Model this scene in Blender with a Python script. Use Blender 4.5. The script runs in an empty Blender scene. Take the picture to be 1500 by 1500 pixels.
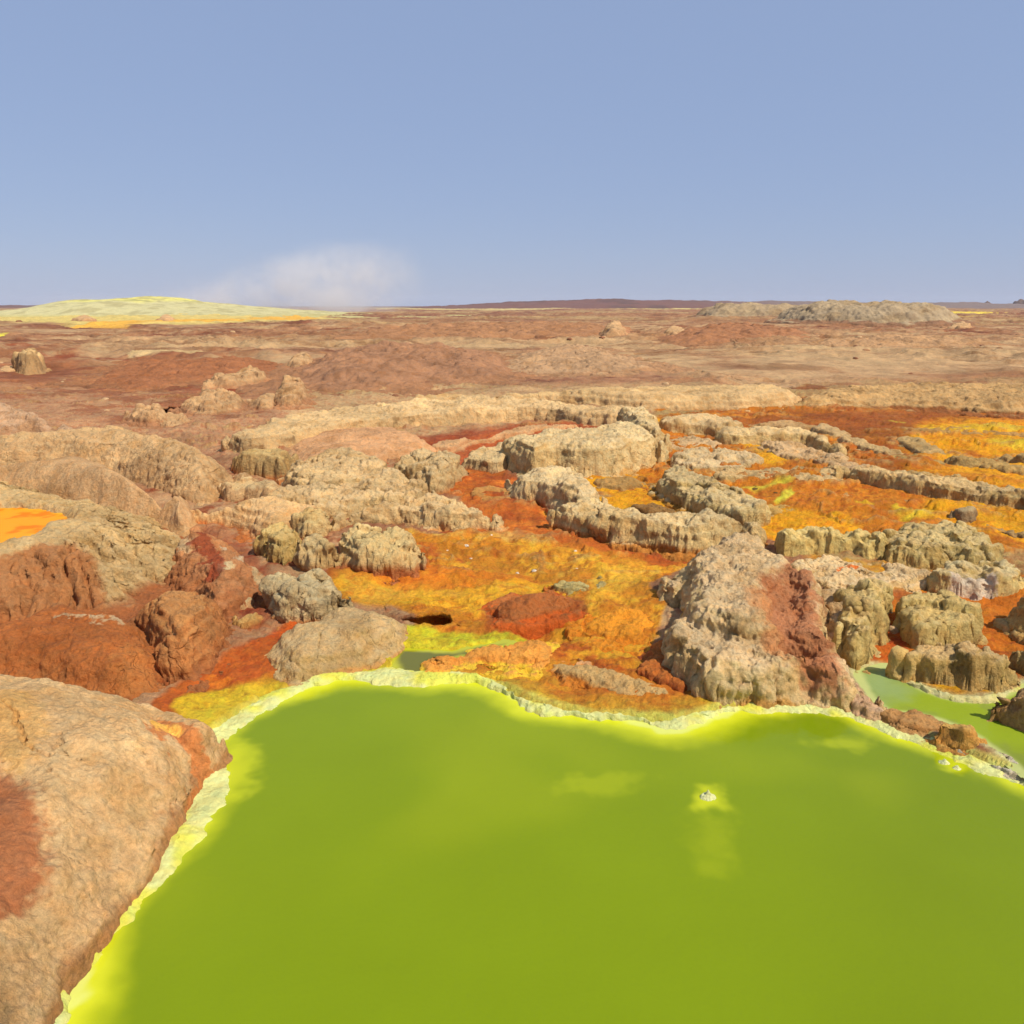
import bpy, math
import numpy as np
R = math.radians
scene = bpy.context.scene
COL = scene.collection
f32 = np.float32

# ------------------------------------------------------------------ camera
CAM_H, PITCH, FPX = 4.0, 14.4, 1177.0
cd = bpy.data.cameras.new('camera'); cam = bpy.data.objects.new('camera', cd); COL.objects.link(cam)
cam.location = (0, 0, CAM_H); cam.rotation_euler = (R(90-PITCH), 0, 0)
cd.sensor_fit = 'HORIZONTAL'; cd.sensor_width = 36; cd.lens = FPX/1500*36
cd.clip_start = 0.1; cd.clip_end = 40000
scene.camera = cam
# ------------------------------------------------------------------ world, sun, exposure
SUN_EL, SUN_AZ = 51.0, 126.0            # azimuth clockwise from the view direction (+Y)
w = bpy.data.worlds.new('World'); scene.world = w; w.use_nodes = True
nt = w.node_tree; nt.nodes.clear()
sky = nt.nodes.new('ShaderNodeTexSky'); sky.sky_type = 'NISHITA'; sky.sun_disc = False
sky.sun_elevation = R(SUN_EL); sky.sun_rotation = R(SUN_AZ)
sky.altitude = 0; sky.air_density = 1.0; sky.dust_density = .4; sky.ozone_density = 1.0
bg = nt.nodes.new('ShaderNodeBackground'); bg.inputs[1].default_value = 0.118
out = nt.nodes.new('ShaderNodeOutputWorld')
tint = nt.nodes.new('ShaderNodeMix'); tint.data_type = 'RGBA'; tint.blend_type = 'MULTIPLY'; tint.inputs[0].default_value = 1.0
tint.inputs[7].default_value = (1.06, .97, 1.03, 1)
nt.links.new(sky.outputs[0], tint.inputs[6])
hz = nt.nodes.new('ShaderNodeMix'); hz.data_type = 'RGBA'; hz.inputs[0].default_value = .8      # thin even dust haze over the whole sky
hz.inputs[7].default_value = (2.5, 3.36, 5.3, 1)
nt.links.new(tint.outputs[2], hz.inputs[6]); nt.links.new(hz.outputs[2], bg.inputs[0]); nt.links.new(bg.outputs[0], out.inputs[0])
sl = bpy.data.lights.new('sun', 'SUN'); sl.energy = 4.8; sl.angle = R(0.5); sl.color = (1.0, 0.95, 0.87)
sun = bpy.data.objects.new('sun', sl); COL.objects.link(sun)
sun.rotation_euler = (R(90-SUN_EL), 0, R(180-SUN_AZ)); sun.location = (30, -10, 60)
scene.view_settings.view_transform = 'Standard'; scene.view_settings.look = 'None'
scene.view_settings.exposure = 0.0; scene.view_settings.gamma = 1.0
scene.view_settings.use_curve_mapping = False
scene.cycles.volume_max_steps = 128; scene.cycles.volume_bounces = 5

# ------------------------------------------------------------------ pixel <-> place
cp, sp = math.cos(R(PITCH)), math.sin(R(PITCH))
def at(X, Y, z=0.0):
    """the point at height z seen at pixel (X, Y) of the photograph"""
    a = (np.asarray(X, float)-750)/FPX; b = (750-np.asarray(Y, float))/FPX
    dy = cp + b*sp; dz = -sp + b*cp
    t = (np.asarray(z, float)-CAM_H)/np.minimum(dz, -1e-4)
    return np.stack([a*t, dy*t], -1)
def px(x, y, z):
    fw = y*cp-(z-CAM_H)*sp; up = y*sp+(z-CAM_H)*cp
    return 750+FPX*x/fw, 750-FPX*up/fw

# ------------------------------------------------------------------ noise
def hsh(ix, iy, iz, seed):
    h = (ix.astype(np.uint32)*np.uint32(374761393) + iy.astype(np.uint32)*np.uint32(668265263)
         + iz.astype(np.uint32)*np.uint32(2147483647) + np.uint32((seed*974711+12345) & 0xffffffff))
    h = (h ^ (h >> np.uint32(13)))*np.uint32(1274126177)
    h = (h ^ (h >> np.uint32(15)))*np.uint32(2246822519)
    return ((h ^ (h >> np.uint32(16))) & np.uint32(0xffffff)).astype(f32)/f32(16777215)
def vn2(x, y, seed=0):
    fx = np.floor(x); fy = np.floor(y)
    ix = fx.astype(np.int64); iy = fy.astype(np.int64); z = np.zeros(1, np.int64)
    u = (x-fx).astype(f32); v = (y-fy).astype(f32)
    u = u*u*u*(u*(u*6-15)+10); v = v*v*v*(v*(v*6-15)+10)
    a = hsh(ix, iy, z, seed); b = hsh(ix+1, iy, z, seed); c = hsh(ix, iy+1, z, seed); d = hsh(ix+1, iy+1, z, seed)
    return (a+(b-a)*u)*(1-v)+(c+(d-c)*u)*v
def vn3(x, y, z, seed=0):
    fx = np.floor(x); fy = np.floor(y); fz = np.floor(z)
    ix = fx.astype(np.int64); iy = fy.astype(np.int64); iz = fz.astype(np.int64)
    u = (x-fx).astype(f32); v = (y-fy).astype(f32); t = (z-fz).astype(f32)
    u = u*u*(3-2*u); v = v*v*(3-2*v); t = t*t*(3-2*t)
    r = 0
    for k, wt in ((0, 1-t), (1, t)):
        a = hsh(ix, iy, iz+k, seed); b = hsh(ix+1, iy, iz+k, seed)
        c = hsh(ix, iy+1, iz+k, seed); d = hsh(ix+1, iy+1, iz+k, seed)
        r = r + wt*((a+(b-a)*u)*(1-v)+(c+(d-c)*u)*v)
    return r
ROT = (0.8, 0.6)
def fbm(x, y, sc, o=4, seed=0, g=0.5):
    """-1..1, feature size sc metres"""
    x = x/sc; y = y/sc; s = 0; a = 1.0; n = 0
    for i in range(o):
        s = s + a*(vn2(x, y, seed+i*17)*2-1); n += a; a *= g
        x, y = (ROT[0]*x-ROT[1]*y)*2.03+11.3, (ROT[1]*x+ROT[0]*y)*2.03-7.1
    return s/n*1.5
def fbm3(x, y, z, sc, o=3, seed=0):
    s = 0; a = 1.0; n = 0; x = x/sc; y = y/sc; z = z/sc
    for i in range(o):
        s = s + a*(vn3(x, y, z, seed+i*13)*2-1); n += a; a *= .55
        x = x*2.07+3.1; y = y*2.07-5.3; z = z*2.07+1.7
    return s/n*1.5
def worley(x, y, sc, seed=0, jit=.85):
    """distance to nearest and second nearest feature point (in cells), id hash"""
    x = x/sc; y = y/sc; fx = np.floor(x); fy = np.floor(y)
    F1 = np.full(x.shape, 9., f32); F2 = F1.copy(); ID = np.zeros(x.shape, f32); z = np.zeros(1, np.int64)
    for i in (-1, 0, 1):
        for j in (-1, 0, 1):
            cx = (fx+i).astype(np.int64); cy = (fy+j).astype(np.int64)
            h1 = hsh(cx, cy, z, seed); h2 = hsh(cx, cy, z, seed+91)
            d = np.hypot(fx+i+.5+(h1-.5)*jit-x, fy+j+.5+(h2-.5)*jit-y).astype(f32)
            lt = d < F1
            F2 = np.where(lt, F1, np.minimum(F2, d)); ID = np.where(lt, hsh(cx, cy, z, seed+5), ID); F1 = np.where(lt, d, F1)
    return F1, F2, ID
def sstep(a, b, x):
    t = np.clip((x-a)/(b-a), 0, 1); return t*t*(3-2*t)
def mix(a, b, t):
    t = np.asarray(t); return a+(b-a)*t
K = np.array([1.17, 1.24, 1.42])
def c(r, g, b, k=1.0):
    """albedo of a mineral that shows as this sRGB value in full sun"""
    v = np.array([r, g, b], float)/255
    v = np.where(v <= .04045, v/12.92, ((v+.055)/1.055)**2.4)
    return (v/K*k)
def mixc(C, col, m):
    col = np.asarray(col); col = col[None, :] if col.ndim == 1 else col
    return C+(col-C)*np.asarray(m)[:, None]
# ------------------------------------------------------------------ outlines
def smooth_poly(P, n=4, closed=True):
    P = np.asarray(P, float); M = len(P); o = []
    for i in range(M if closed else M-1):
        if closed: p0, p1, p2, p3 = P[(i-1) % M], P[i], P[(i+1) % M], P[(i+2) % M]
        else: p0, p1, p2, p3 = P[max(i-1, 0)], P[i], P[i+1], P[min(i+2, M-1)]
        for k in range(n):
            t = k/n
            o.append(.5*((2*p1)+(-p0+p2)*t+(2*p0-5*p1+4*p2-p3)*t*t+(-p0+3*p1-3*p2+p3)*t**3))
    if not closed: o.append(P[-1])
    return np.array(o)
def sdf(x, y, poly, pad):
    """signed distance (inside > 0, outside clamped at -pad) and arc length of the nearest edge point"""
    D = np.full(x.shape, -pad, f32); S = np.zeros(x.shape, f32)
    lo = poly.min(0)-pad; hi = poly.max(0)+pad
    m = (x > lo[0]) & (x < hi[0]) & (y > lo[1]) & (y < hi[1])
    if not m.any(): return D, S
    X = x[m].astype(f32); Y = y[m].astype(f32)
    best = np.full(X.shape, 1e18, f32); bs = np.zeros(X.shape, f32); ins = np.zeros(X.shape, bool); L = 0.
    for i in range(len(poly)):
        ax, ay = poly[i]; bx, by = poly[(i+1) % len(poly)]
        ex, ey = bx-ax, by-ay; ll = math.hypot(ex, ey)+1e-9
        t = np.clip(((X-ax)*ex+(Y-ay)*ey)/(ll*ll), 0, 1)
        q = (X-ax-t*ex)**2+(Y-ay-t*ey)**2
        lt = q < best; best = np.where(lt, q, best); bs = np.where(lt, L+t*ll, bs)
        if ay != by:
            cr = ((ay > Y) != (by > Y)) & (X < (bx-ax)*(Y-ay)/(by-ay)+ax); ins ^= cr
        L += ll
    d = np.sqrt(best); D[m] = np.where(ins, d, -np.minimum(d, pad)); S[m] = bs
    return D, S
def foot(P, zb, H, k=.8, back=0.):
    """outline seen in the photograph -> footprint on the ground; its upper edge is the top of the thing"""
    if isinstance(P, np.ndarray): return P
    P = smooth_poly(P, 4); n = len(P)
    T = np.roll(P, -1, 0)-np.roll(P, 1, 0); T /= (np.linalg.norm(T, axis=1)[:, None]+1e-9)
    area = .5*np.sum(P[:, 0]*np.roll(P[:, 1], -1)-np.roll(P[:, 0], -1)*P[:, 1])
    ny = T[:, 0] if area > 0 else -T[:, 0]
    up = sstep(-.2, .75, ny)            # outward normal towards the top of the photograph
    ker = np.array([1, 2, 3, 2, 1.])/9
    up = sum(ker[j]*np.roll(up, j-2) for j in range(5))
    Q = at(P[:, 0], P[:, 1], zb+min(H*k, 2.6)*up)
    if back: Q = Q+(Q/np.linalg.norm(Q, axis=1)[:, None])*(back*up)[:, None]
    return Q

# ------------------------------------------------------------------ mesh helpers
def link(name, V, F, m, colors=None, smooth=True):
    me = bpy.data.meshes.new(name); F = np.asarray(F, np.int32)
    me.vertices.add(len(V)); me.vertices.foreach_set('co', np.asarray(V, f32).ravel())
    k = F.shape[1]
    me.loops.add(F.size); me.loops.foreach_set('vertex_index', F.ravel())
    me.polygons.add(len(F)); me.polygons.foreach_set('loop_start', np.arange(0, F.size, k, dtype=np.int32))
    me.polygons.foreach_set('loop_total', np.full(len(F), k, np.int32))
    if colors is not None:
        a = me.color_attributes.new('mineral', 'FLOAT_COLOR', 'POINT')
        cc = np.ones((len(V), 4), f32)
        if colors.shape[1] == 4: cc[:, :] = np.clip(colors, 0, 1)
        else: cc[:, :3] = np.clip(colors, 0.004, .9)
        a.data.foreach_set('color', cc.ravel())
    me.update(); me.validate()
    if smooth: me.polygons.foreach_set('use_smooth', np.ones(len(F), bool))
    me.materials.append(m)
    o = bpy.data.objects.new(name, me); COL.objects.link(o)
    return o
def tag(o, label=None, cat=None, group=None, kind=None):
    for k, v in (('label', label), ('category', cat), ('group', group), ('kind', kind)):
        if v: o[k] = v
    return o
def grid_faces(nr, nc, keep=None):
    i = np.arange(nr*nc).reshape(nr, nc)
    F = np.stack([i[:-1, :-1], i[:-1, 1:], i[1:, 1:], i[1:, :-1]], -1).reshape(-1, 4)
    if keep is not None: F = F[keep[F].any(1)]
    return F
def compact(V, F, C):
    u, inv = np.unique(F.ravel(), return_inverse=True)
    return V[u], inv.reshape(F.shape), C[u]

# ------------------------------------------------------------------ materials
def rock_mat(name, bump=1.0, rough=.92, crack=.0, spec=.25, grain=1.0, pit=.55):
    m = bpy.data.materials.new(name); m.use_nodes = True; n = m.node_tree.nodes; l = m.node_tree.links
    b = n['Principled BSDF']; b.inputs['Roughness'].default_value = rough
    b.inputs['Specular IOR Level'].default_value = spec
    a = n.new('ShaderNodeVertexColor'); a.layer_name = 'mineral'
    tc = n.new('ShaderNodeNewGeometry')
    def noise(sc, det, ro=.6):
        q = n.new('ShaderNodeTexNoise'); q.inputs['Scale'].default_value = sc; q.inputs['Detail'].default_value = det
        q.inputs['Roughness'].default_value = ro; l.new(tc.outputs['Position'], q.inputs['Vector']); return q
    def math_(op, x, y):
        q = n.new('ShaderNodeMath'); q.operation = op
        for i, v in enumerate((x, y)):
            if isinstance(v, (int, float)): q.inputs[i].default_value = v
            else: l.new(v, q.inputs[i])
        return q.outputs[0]
    n0 = noise(.45, 10, .62); n1 = noise(3.0, 12, .68); n2 = noise(24, 8, .75); n3 = noise(110, 4, .6)
    # tonal variation of the mineral itself
    v = math_('ADD', math_('MULTIPLY', n1.outputs[0], .8), math_('MULTIPLY', n2.outputs[0], .9*grain))
    v = math_('ADD', v, math_('MULTIPLY', n3.outputs[0], .5*grain))
    v = math_('ADD', v, math_('MULTIPLY', n0.outputs[0], 1.1*grain))
    v = math_('ADD', v, 1.0-.5*(.8+2.5*grain))
    # small dark pits and broken edges
    pn = noise(7.0, 14, .8); pr = n.new('ShaderNodeMapRange'); pr.inputs['From Min'].default_value = .60; pr.inputs['From Max'].default_value = .72
    pr.inputs['To Min'].default_value = 1.0; pr.inputs['To Max'].default_value = pit; l.new(pn.outputs[0], pr.inputs['Value'])
    v = math_('MULTIPLY', v, pr.outputs[0])
    mx = n.new('ShaderNodeVectorMath'); mx.operation = 'SCALE'; l.new(a.outputs['Color'], mx.inputs[0]); l.new(v, mx.inputs['Scale'])
    # warm / cool drift
    n4 = noise(9, 5); rp = n.new('ShaderNodeValToRGB'); l.new(n4.outputs[0], rp.inputs[0])
    rp.color_ramp.elements[0].position = .35; rp.color_ramp.elements[0].color = (1.07, .98, .90, 1)
    rp.color_ramp.elements[1].position = .65; rp.color_ramp.elements[1].color = (.96, 1.01, 1.08, 1)
    m2 = n.new('ShaderNodeVectorMath'); m2.operation = 'MULTIPLY'; l.new(mx.outputs[0], m2.inputs[0]); l.new(rp.outputs[0], m2.inputs[1])
    l.new(m2.outputs[0], b.inputs['Base Color'])
    h = math_('ADD', math_('MULTIPLY', n1.outputs[0], .10), math_('MULTIPLY', n2.outputs[0], .028))
    h = math_('ADD', h, math_('MULTIPLY', n3.outputs[0], .008)); h = math_('ADD', h, math_('MULTIPLY', n0.outputs[0], .30)); h = math_('ADD', h, math_('MULTIPLY', pr.outputs[0], .02))
    vo = n.new('ShaderNodeTexVoronoi'); vo.inputs['Scale'].default_value = 16; l.new(tc.outputs['Position'], vo.inputs['Vector'])
    h = math_('ADD', h, math_('MULTIPLY', vo.outputs['Distance'], -.012))
    if crack > 0:
        nw = noise(1.7, 4); cm = n.new('ShaderNodeVectorMath'); cm.operation = 'MULTIPLY_ADD'
        l.new(nw.outputs['Color'], cm.inputs[0]); cm.inputs[1].default_value = (.8,)*3; l.new(tc.outputs['Position'], cm.inputs[2])
        vc = n.new('ShaderNodeTexVoronoi'); vc.feature = 'DISTANCE_TO_EDGE'; vc.inputs['Scale'].default_value = 1.3
        l.new(cm.outputs[0], vc.inputs['Vector'])
        e = math_('MINIMUM', math_('MULTIPLY', vc.outputs['Distance'], 30), 1.0)
        pm = math_('MULTIPLY', math_('GREATER_THAN', n0.outputs[0], .5), .022*crack); h = math_('ADD', h, math_('MULTIPLY', e, pm))
    bp = n.new('ShaderNodeBump'); bp.inputs['Strength'].default_value = min(1.0, 1.0*bump); bp.inputs['Distance'].default_value = 1.0
    l.new(h, bp.inputs['Height']); l.new(bp.outputs[0], b.inputs['Normal'])
    return m
M_GROUND = rock_mat('salt_ground', .9)
M_ROCK = rock_mat('salt_rock', 1.0)
M_CRACK = rock_mat('cracked_salt_rock', 1.0, crack=1.0)
M_FAR = rock_mat('far_ground', .9, grain=.6)
M_WETORANGE = rock_mat('wet_orange_salt', .5, rough=.75, spec=.3, grain=.8)
def water_mat(name, rough=.12, spec=.5, bump=.0):
    m = bpy.data.materials.new(name); m.use_nodes = True; n = m.node_tree.nodes; l = m.node_tree.links
    b = n['Principled BSDF']; b.inputs['Roughness'].default_value = rough; b.inputs['IOR'].default_value = 1.33
    b.inputs['Specular IOR Level'].default_value = spec
    a = n.new('ShaderNodeVertexColor'); a.layer_name = 'mineral'; g = n.new('ShaderNodeNewGeometry')
    q = n.new('ShaderNodeTexNoise'); q.inputs['Scale'].default_value = 1.1; q.inputs['Detail'].default_value = 3
    l.new(g.outputs['Position'], q.inputs['Vector'])
    mp = n.new('ShaderNodeMapRange'); mp.inputs['To Min'].default_value = .93; mp.inputs['To Max'].default_value = 1.07
    l.new(q.outputs[0], mp.inputs['Value'])
    mx = n.new('ShaderNodeVectorMath'); mx.operation = 'SCALE'; l.new(a.outputs['Color'], mx.inputs[0]); l.new(mp.outputs[0], mx.inputs['Scale'])
    l.new(mx.outputs[0], b.inputs['Base Color'])
    q2 = n.new('ShaderNodeTexNoise'); q2.inputs['Scale'].default_value = 14; q2.inputs['Detail'].default_value = 2
    l.new(g.outputs['Position'], q2.inputs['Vector'])
    bp = n.new('ShaderNodeBump'); bp.inputs['Strength'].default_value = bump; bp.inputs['Distance'].default_value = .004
    l.new(q2.outputs[0], bp.inputs['Height']); l.new(bp.outputs[0], b.inputs['Normal'])
    return m
M_WATER = water_mat('acid_water', .12, .22, .5)
M_RIM = rock_mat('fresh_salt_crust', .7, rough=.8, grain=.35, pit=.9)

# colours (as they show in sun)
TAN = c(206, 176, 130); CREAM = c(220, 196, 150); PINK = c(206, 166, 128); GREY = c(190, 172, 140)
YTAN = c(205, 180, 118); BROWN = c(168, 112, 72); RUST = c(170, 92, 46); RED = c(158, 74, 36); DRUST = c(120, 52, 24)
ORANGE = c(214, 132, 32); DORANGE = c(188, 98, 28); YELLOW = c(240, 196, 40); LEMON = c(232, 226, 70); DARK = c(108, 86, 54)
OLIVE = c(150, 132, 78)

# ------------------------------------------------------------------ ponds
POOL = [(232,1250),(262,1215),(288,1170),(300,1125),(310,1088),(332,1062),(372,1037),(420,1014),(468,997),(500,990),(560,991),(620,994),
        (680,994),(720,1004),(760,1026),(800,1042),(860,1050),(920,1055),(980,1062),(1020,1052),(1070,1040),(1120,1034),(1180,1034),(1230,1041),
        (1270,1056),(1320,1073),(1370,1091),(1420,1113),(1460,1129),(1500,1142),(1640,1190),(1800,1300),(1900,1500),(1900,1700),(20,1700),(75,1500),(130,1390),(185,1312)]
POND_R = [(1258,985),(1280,978),(1310,977),(1340,988),(1335,1000),(1362,1013),(1400,1024),(1450,1026),(1490,1008),(1540,1000),(1600,1010),(1600,1160),(1520,1140),(1470,1104),
          (1432,1080),(1400,1062),(1350,1046),(1300,1040),(1275,1015)]
POND_C = [(581,955),(600,950),(650,954),(700,946),(745,942),(700,960),(662,968),(642,986),(600,991),(581,986)]
W_POOL = at(*np.array(smooth_poly(POOL, 5)).T); W_PR = at(*smooth_poly(POND_R, 5).T, .05); W_PC = at(*smooth_poly(POND_C, 5).T, .0)
POND_L = [(-80,735),(0,738),(60,741),(112,750),(122,758),(90,776),(30,798),(-10,812),(-80,835)]

# ------------------------------------------------------------------ pits (dark hollows under the crust)
PITS = [([(582,905),(596,897),(640,890),(660,890),(664,905),(655,915),(620,916),(598,913)], .45),
        ([(236,598),(252,592),(268,596),(266,606),(248,608)], 1.0),
        ([(1095,512),(1112,507),(1132,511),(1125,516),(1105,516)], 1.6)]
# ------------------------------------------------------------------ ground height
def ground_h(x, y, X, Y):
    r = np.hypot(x, y)
    near = 1-sstep(30, 60, r)
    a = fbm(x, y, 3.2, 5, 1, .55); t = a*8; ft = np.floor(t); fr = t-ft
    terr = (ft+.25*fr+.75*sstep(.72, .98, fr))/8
    gm = (1-np.abs(fbm(x*.55+.3*fbm(x, y, .7, 3, 91), y, 1.5, 5, 92, .55)*1.3)); gour = sstep(9.5, 12.5, y)*sstep(.80, .97, gm)*sstep(-.25, .25, fbm(x, y, 4., 3, 93)); globals()['GOUR'] = gour*near; globals()['TERR_FR'] = fr
    h = .07+near*(.14*terr+.05*fbm(x, y, .45, 5, 2, .6)+.06*(.5-np.abs(fbm(x, y, .8, 5, 5, .6)))+.012*fbm(x, y, .09, 3, 6)+gour*(.05+.05*sstep(11, 18, y)))
    # small knobs and rimstone
    F1, F2, _ = worley(x+.15*fbm(x, y, .5, 2, 8), y, .28, 3)
    h = h+near*.025*np.clip(1-F1*1.5, 0, 1)*sstep(.0, .5, fbm(x, y, 2.0, 2, 9))
    mid = sstep(24, 60, r)
    rg = 1-np.abs(fbm(x, y, 9., 5, 21, .55)); rg = rg**2
    h = h+mid*(.34*fbm(x, y, 16., 6, 22, .58)+.75*(rg-.4)*sstep(-.2, .5, fbm(x, y, 35., 2, 23))+.30*fbm(x, y, 2.6, 6, 26, .6)*sstep(-.3, .4, fbm(x, y, 20., 2, 27)))
    ln = 1-np.abs(fbm(x*.6, y, 14., 5, 61)); h = h-.35*sstep(.965, .985, ln)*sstep(26, 40, y)*(1-sstep(120, 200, y))
    far = sstep(90, 260, r)*(1-sstep(2000, 5000, r))
    h = h+far*(.9*fbm(x, y, 60., 4, 24)+.35*fbm(x, y, 9., 3, 25)-.3)
    return h

NR1 = np.exp(np.arange(math.log(1.6), math.log(190), .0042)); NR2 = np.exp(np.arange(math.log(190.6), math.log(7000), .013))
ys = np.concatenate([NR1, NR2]); us = np.linspace(-.82, .82, 1080)
gy, gu = np.meshgrid(ys, us, indexing='ij'); gx = gy*gu
x = gx.ravel(); y = gy.ravel()
X, Y = px(x, y, 0.0)
h = ground_h(x, y, X, Y)
hb = h.copy()
for Wp, depth in ((W_POOL, .5), (W_PR, .12), (W_PC, .25)):
    d, _ = sdf(x, y, Wp, 1.2)
    d = d+.03*fbm(x, y, .3, 3, 7)
    hb = np.where(d > -.6, mix(hb, np.minimum(hb, .06+.10*np.clip(-d, 0, 1)), sstep(-.6, -.1, d)), hb)
    hb = np.where(d > -.06, np.minimum(hb, .05-(d+.06)*1.2), hb); hb = np.maximum(hb, np.where(d > 0, -depth, -9))
h = hb; h0 = h.copy()
for P, dep in PITS:
    Wp = at(*smooth_poly(P, 4).T)
    cx, cy = Wp.mean(0); q = Wp.copy(); q[:, 1] = np.where(q[:, 1] > cy, cy+(q[:, 1]-cy)*2.0, q[:, 1])
    d, _ = sdf(x, y, q, 1.0); h = h-dep*sstep(-.02, .12, d)
# ------------------------------------------------------------------ ground colours: (outline, colour, other colours, noise scale, edge softness in px)
wf = sstep(25, 60, y); wx = X+wf*70*fbm(x, y, 25., 5, 35)+7*fbm(x, y, 1.1, 4, 31)*np.clip(12/y, .15, 2)+5*fbm(x, y, .3, 3, 33)*np.clip(10/y, .1, 1)
wy = Y+wf*6*fbm(x, y, 14., 6, 36)*np.clip(60/y, .12, 1)+6*fbm(x, y, 1.1, 4, 32)*np.clip(12/y, .12, 2)
n_big = fbm(x, y, 7., 5, 41); n_mid = fbm(x, y, 1.4, 5, 42); n_sm = fbm(x, y, .4, 4, 43); n_far = fbm(x, y, 40., 5, 44); n_str = fbm(x*.25, y, 2.0, 5, 45)
n_huge = fbm(x*.45, y, 90., 5, 46)
Cg = np.tile(c(182, 132, 92), (len(x), 1))
Cg = mixc(Cg, c(206, 165, 122), sstep(-.1, .5, n_far+.4*n_big)); Cg = mixc(Cg, c(150, 84, 48), .8*sstep(.0, .55, -n_far-.3*n_big+.3*n_huge))
Cg = mixc(Cg, c(140, 80, 50), .6*sstep(.1, .5, n_big)*sstep(460, 520, Y))
def zone(P, col, soft=4, amt=1.0, var=None):
    global Cg
    d, _ = sdf(wx, wy, smooth_poly(P, 3), 40.)
    m = sstep(-soft, soft, d)*amt
    Cz = np.tile(np.asarray(col), (len(x), 1))
    if var:
        for cc, nn, lo, hi in var: Cz = mixc(Cz, cc, sstep(lo, hi, nn))
    Cg = Cg*(1-m[:, None])+Cz*m[:, None]
# far plain bands
zone([(-300,478),(400,474),(760,470),(1500,476),(1900,480),(1900,500),(1500,498),(1000,500),(600,505),(-300,515)], c(186,134,96), 5, .8, [(c(205,160,118), n_far, .1, .5), (c(140,72,42), n_big, .2, .6)])
zone([(-300,452),(700,452),(1900,452),(1900,472),(1500,476),(1000,470),(500,478),(-300,482)], c(176,124,86), 2, .8, [(c(196,160,110), n_huge, .0, .4), (c(134,66,42), n_far, .1, .5)])
zone([(-300,508),(300,508),(420,525),(480,560),(430,590),(300,590),(100,575),(-300,580)], c(172,108,72), 6, .8, [(c(190,140,100), n_mid+n_big, .1, .8), (RED, n_big, .2, .7)])
zone([(420,508),(600,500),(760,505),(900,530),(960,565),(700,572),(500,590),(430,570)], c(178,130,96), 6, .9, [(c(140,84,60), n_mid+n_big, .1, .7), (c(196,152,116), n_big, .2, .6)])
zone([(880,500),(1200,488),(1560,495),(1900,500),(1900,560),(1500,575),(1180,575),(1000,555),(880,540)], c(212,172,128), 6, .95, [(c(190,142,102), n_big, .1, .6), (c(222,188,142), n_far, .1, .5)])
zone([(150,500),(560,498),(1050,497),(1060,506),(560,510),(150,520)], c(205,165,122), 2, .8)
zone([(-300,575),(150,570),(330,580),(480,600),(430,640),(330,680),(0,700),(-300,700)], c(196,148,108), 8, .95, [(c(170,112,76), n_mid+n_big, .2, .8)])
zone([(430,575),(800,570),(1000,566),(1180,575),(1180,602),(960,612),(900,600),(600,600),(430,620)], c(205,168,122), 5, .9, [(c(176,120,84), n_big, .2, .7)])
zone([(1170,560),(1600,555),(1900,560),(1900,612),(1500,608),(1170,602)], c(186,150,98), 4, .9, [(c(150,88,40), n_mid, .2, .6)])
# middle browns
zone([(-300,690),(300,700),(480,680),(560,700),(520,780),(480,900),(380,930),(240,1010),(-300,1100)], c(186,136,96), 8, 1, [(c(206,164,120), n_mid, .0, .5), (c(166,100,62), n_sm+.5*n_mid, .2, .7)])
zone([(430,640),(560,600),(880,600),(960,640),(740,660),(690,700),(560,760),(430,760)], c(200,158,114), 6, 1, [(c(176,110,70), n_mid, .2, .7)])
zone([(545,668),(600,655),(700,640),(780,628),(890,630),(880,640),(760,648),(700,668),(680,700),(600,690)], c(176,92,52), 4, 1, [(c(200,106,52), n_mid, .1, .6)])
zone([(560,650),(640,645),(700,640),(640,668),(560,672)], RED, 4, .8)
# right orange flat
zone([(955,640),(968,604),(1170,600),(1350,602),(1600,606),(1900,606),(1900,1100),(1450,1100),(1270,1000),(1280,900),(1140,800),(1000,765),(880,750),(850,712),(870,690),(960,680)], c(208,126,30), 3, 1,
     [(c(182,98,34), n_mid+.5*n_str, .15, .6), (c(240,170,24), n_big+.5*n_mid, .15, .5), (c(186,150,96), n_str+.3*n_sm, .3, .6)])
zone([(1060,606),(1200,604),(1400,608),(1420,625),(1340,640),(1300,665),(1240,645),(1180,630),(1080,625)], c(160,88,34), 5, .85, [(ORANGE, n_str, .1, .4)])
zone([(1230,650),(1330,655),(1400,690),(1300,700),(1240,680)], c(176,92,24), 5, .6)
zone([(1060,645),(1100,652),(1140,668),(1165,690),(1110,690),(1100,665)], c(244,176,24), 4, .95, [(YELLOW, n_mid, .2, .6)])
zone([(1340,625),(1420,615),(1500,618),(1600,618),(1600,680),(1450,672),(1380,660)], c(236,160,20), 6, .8, [(YELLOW, n_str, .1, .4), (DORANGE, n_mid, .2, .6)])
zone([(1068,738),(1085,728),(1100,732),(1100,745),(1085,748)], LEMON, 3, .9)
zone([(1135,742),(1145,730),(1162,728),(1158,740)], LEMON, 2, .9)
zone([(1085,716),(1120,716),(1165,718),(1150,722),(1110,722)], LEMON, 2, .7)
zone([(1308,760),(1360,764),(1368,768),(1335,772),(1310,766)], c(240,200,50), 2, .9)
zone([(880,736),(905,742),(928,748),(900,750)], YELLOW, 4, .8); zone([(1250,752),(1275,752),(1278,757),(1250,757)], YELLOW, 2, .7)
zone([(1440,648),(1480,646),(1560,650),(1500,660)], LEMON, 3, .5); zone([(1295,618),(1325,620),(1320,624)], LEMON, 2, .5)
zone([(1280,885),(1380,868),(1500,880),(1600,880),(1600,1010),(1500,1000),(1300,985)], c(208,116,28), 5, .9, [(c(178,88,28), n_mid, .1, .6)])
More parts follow.
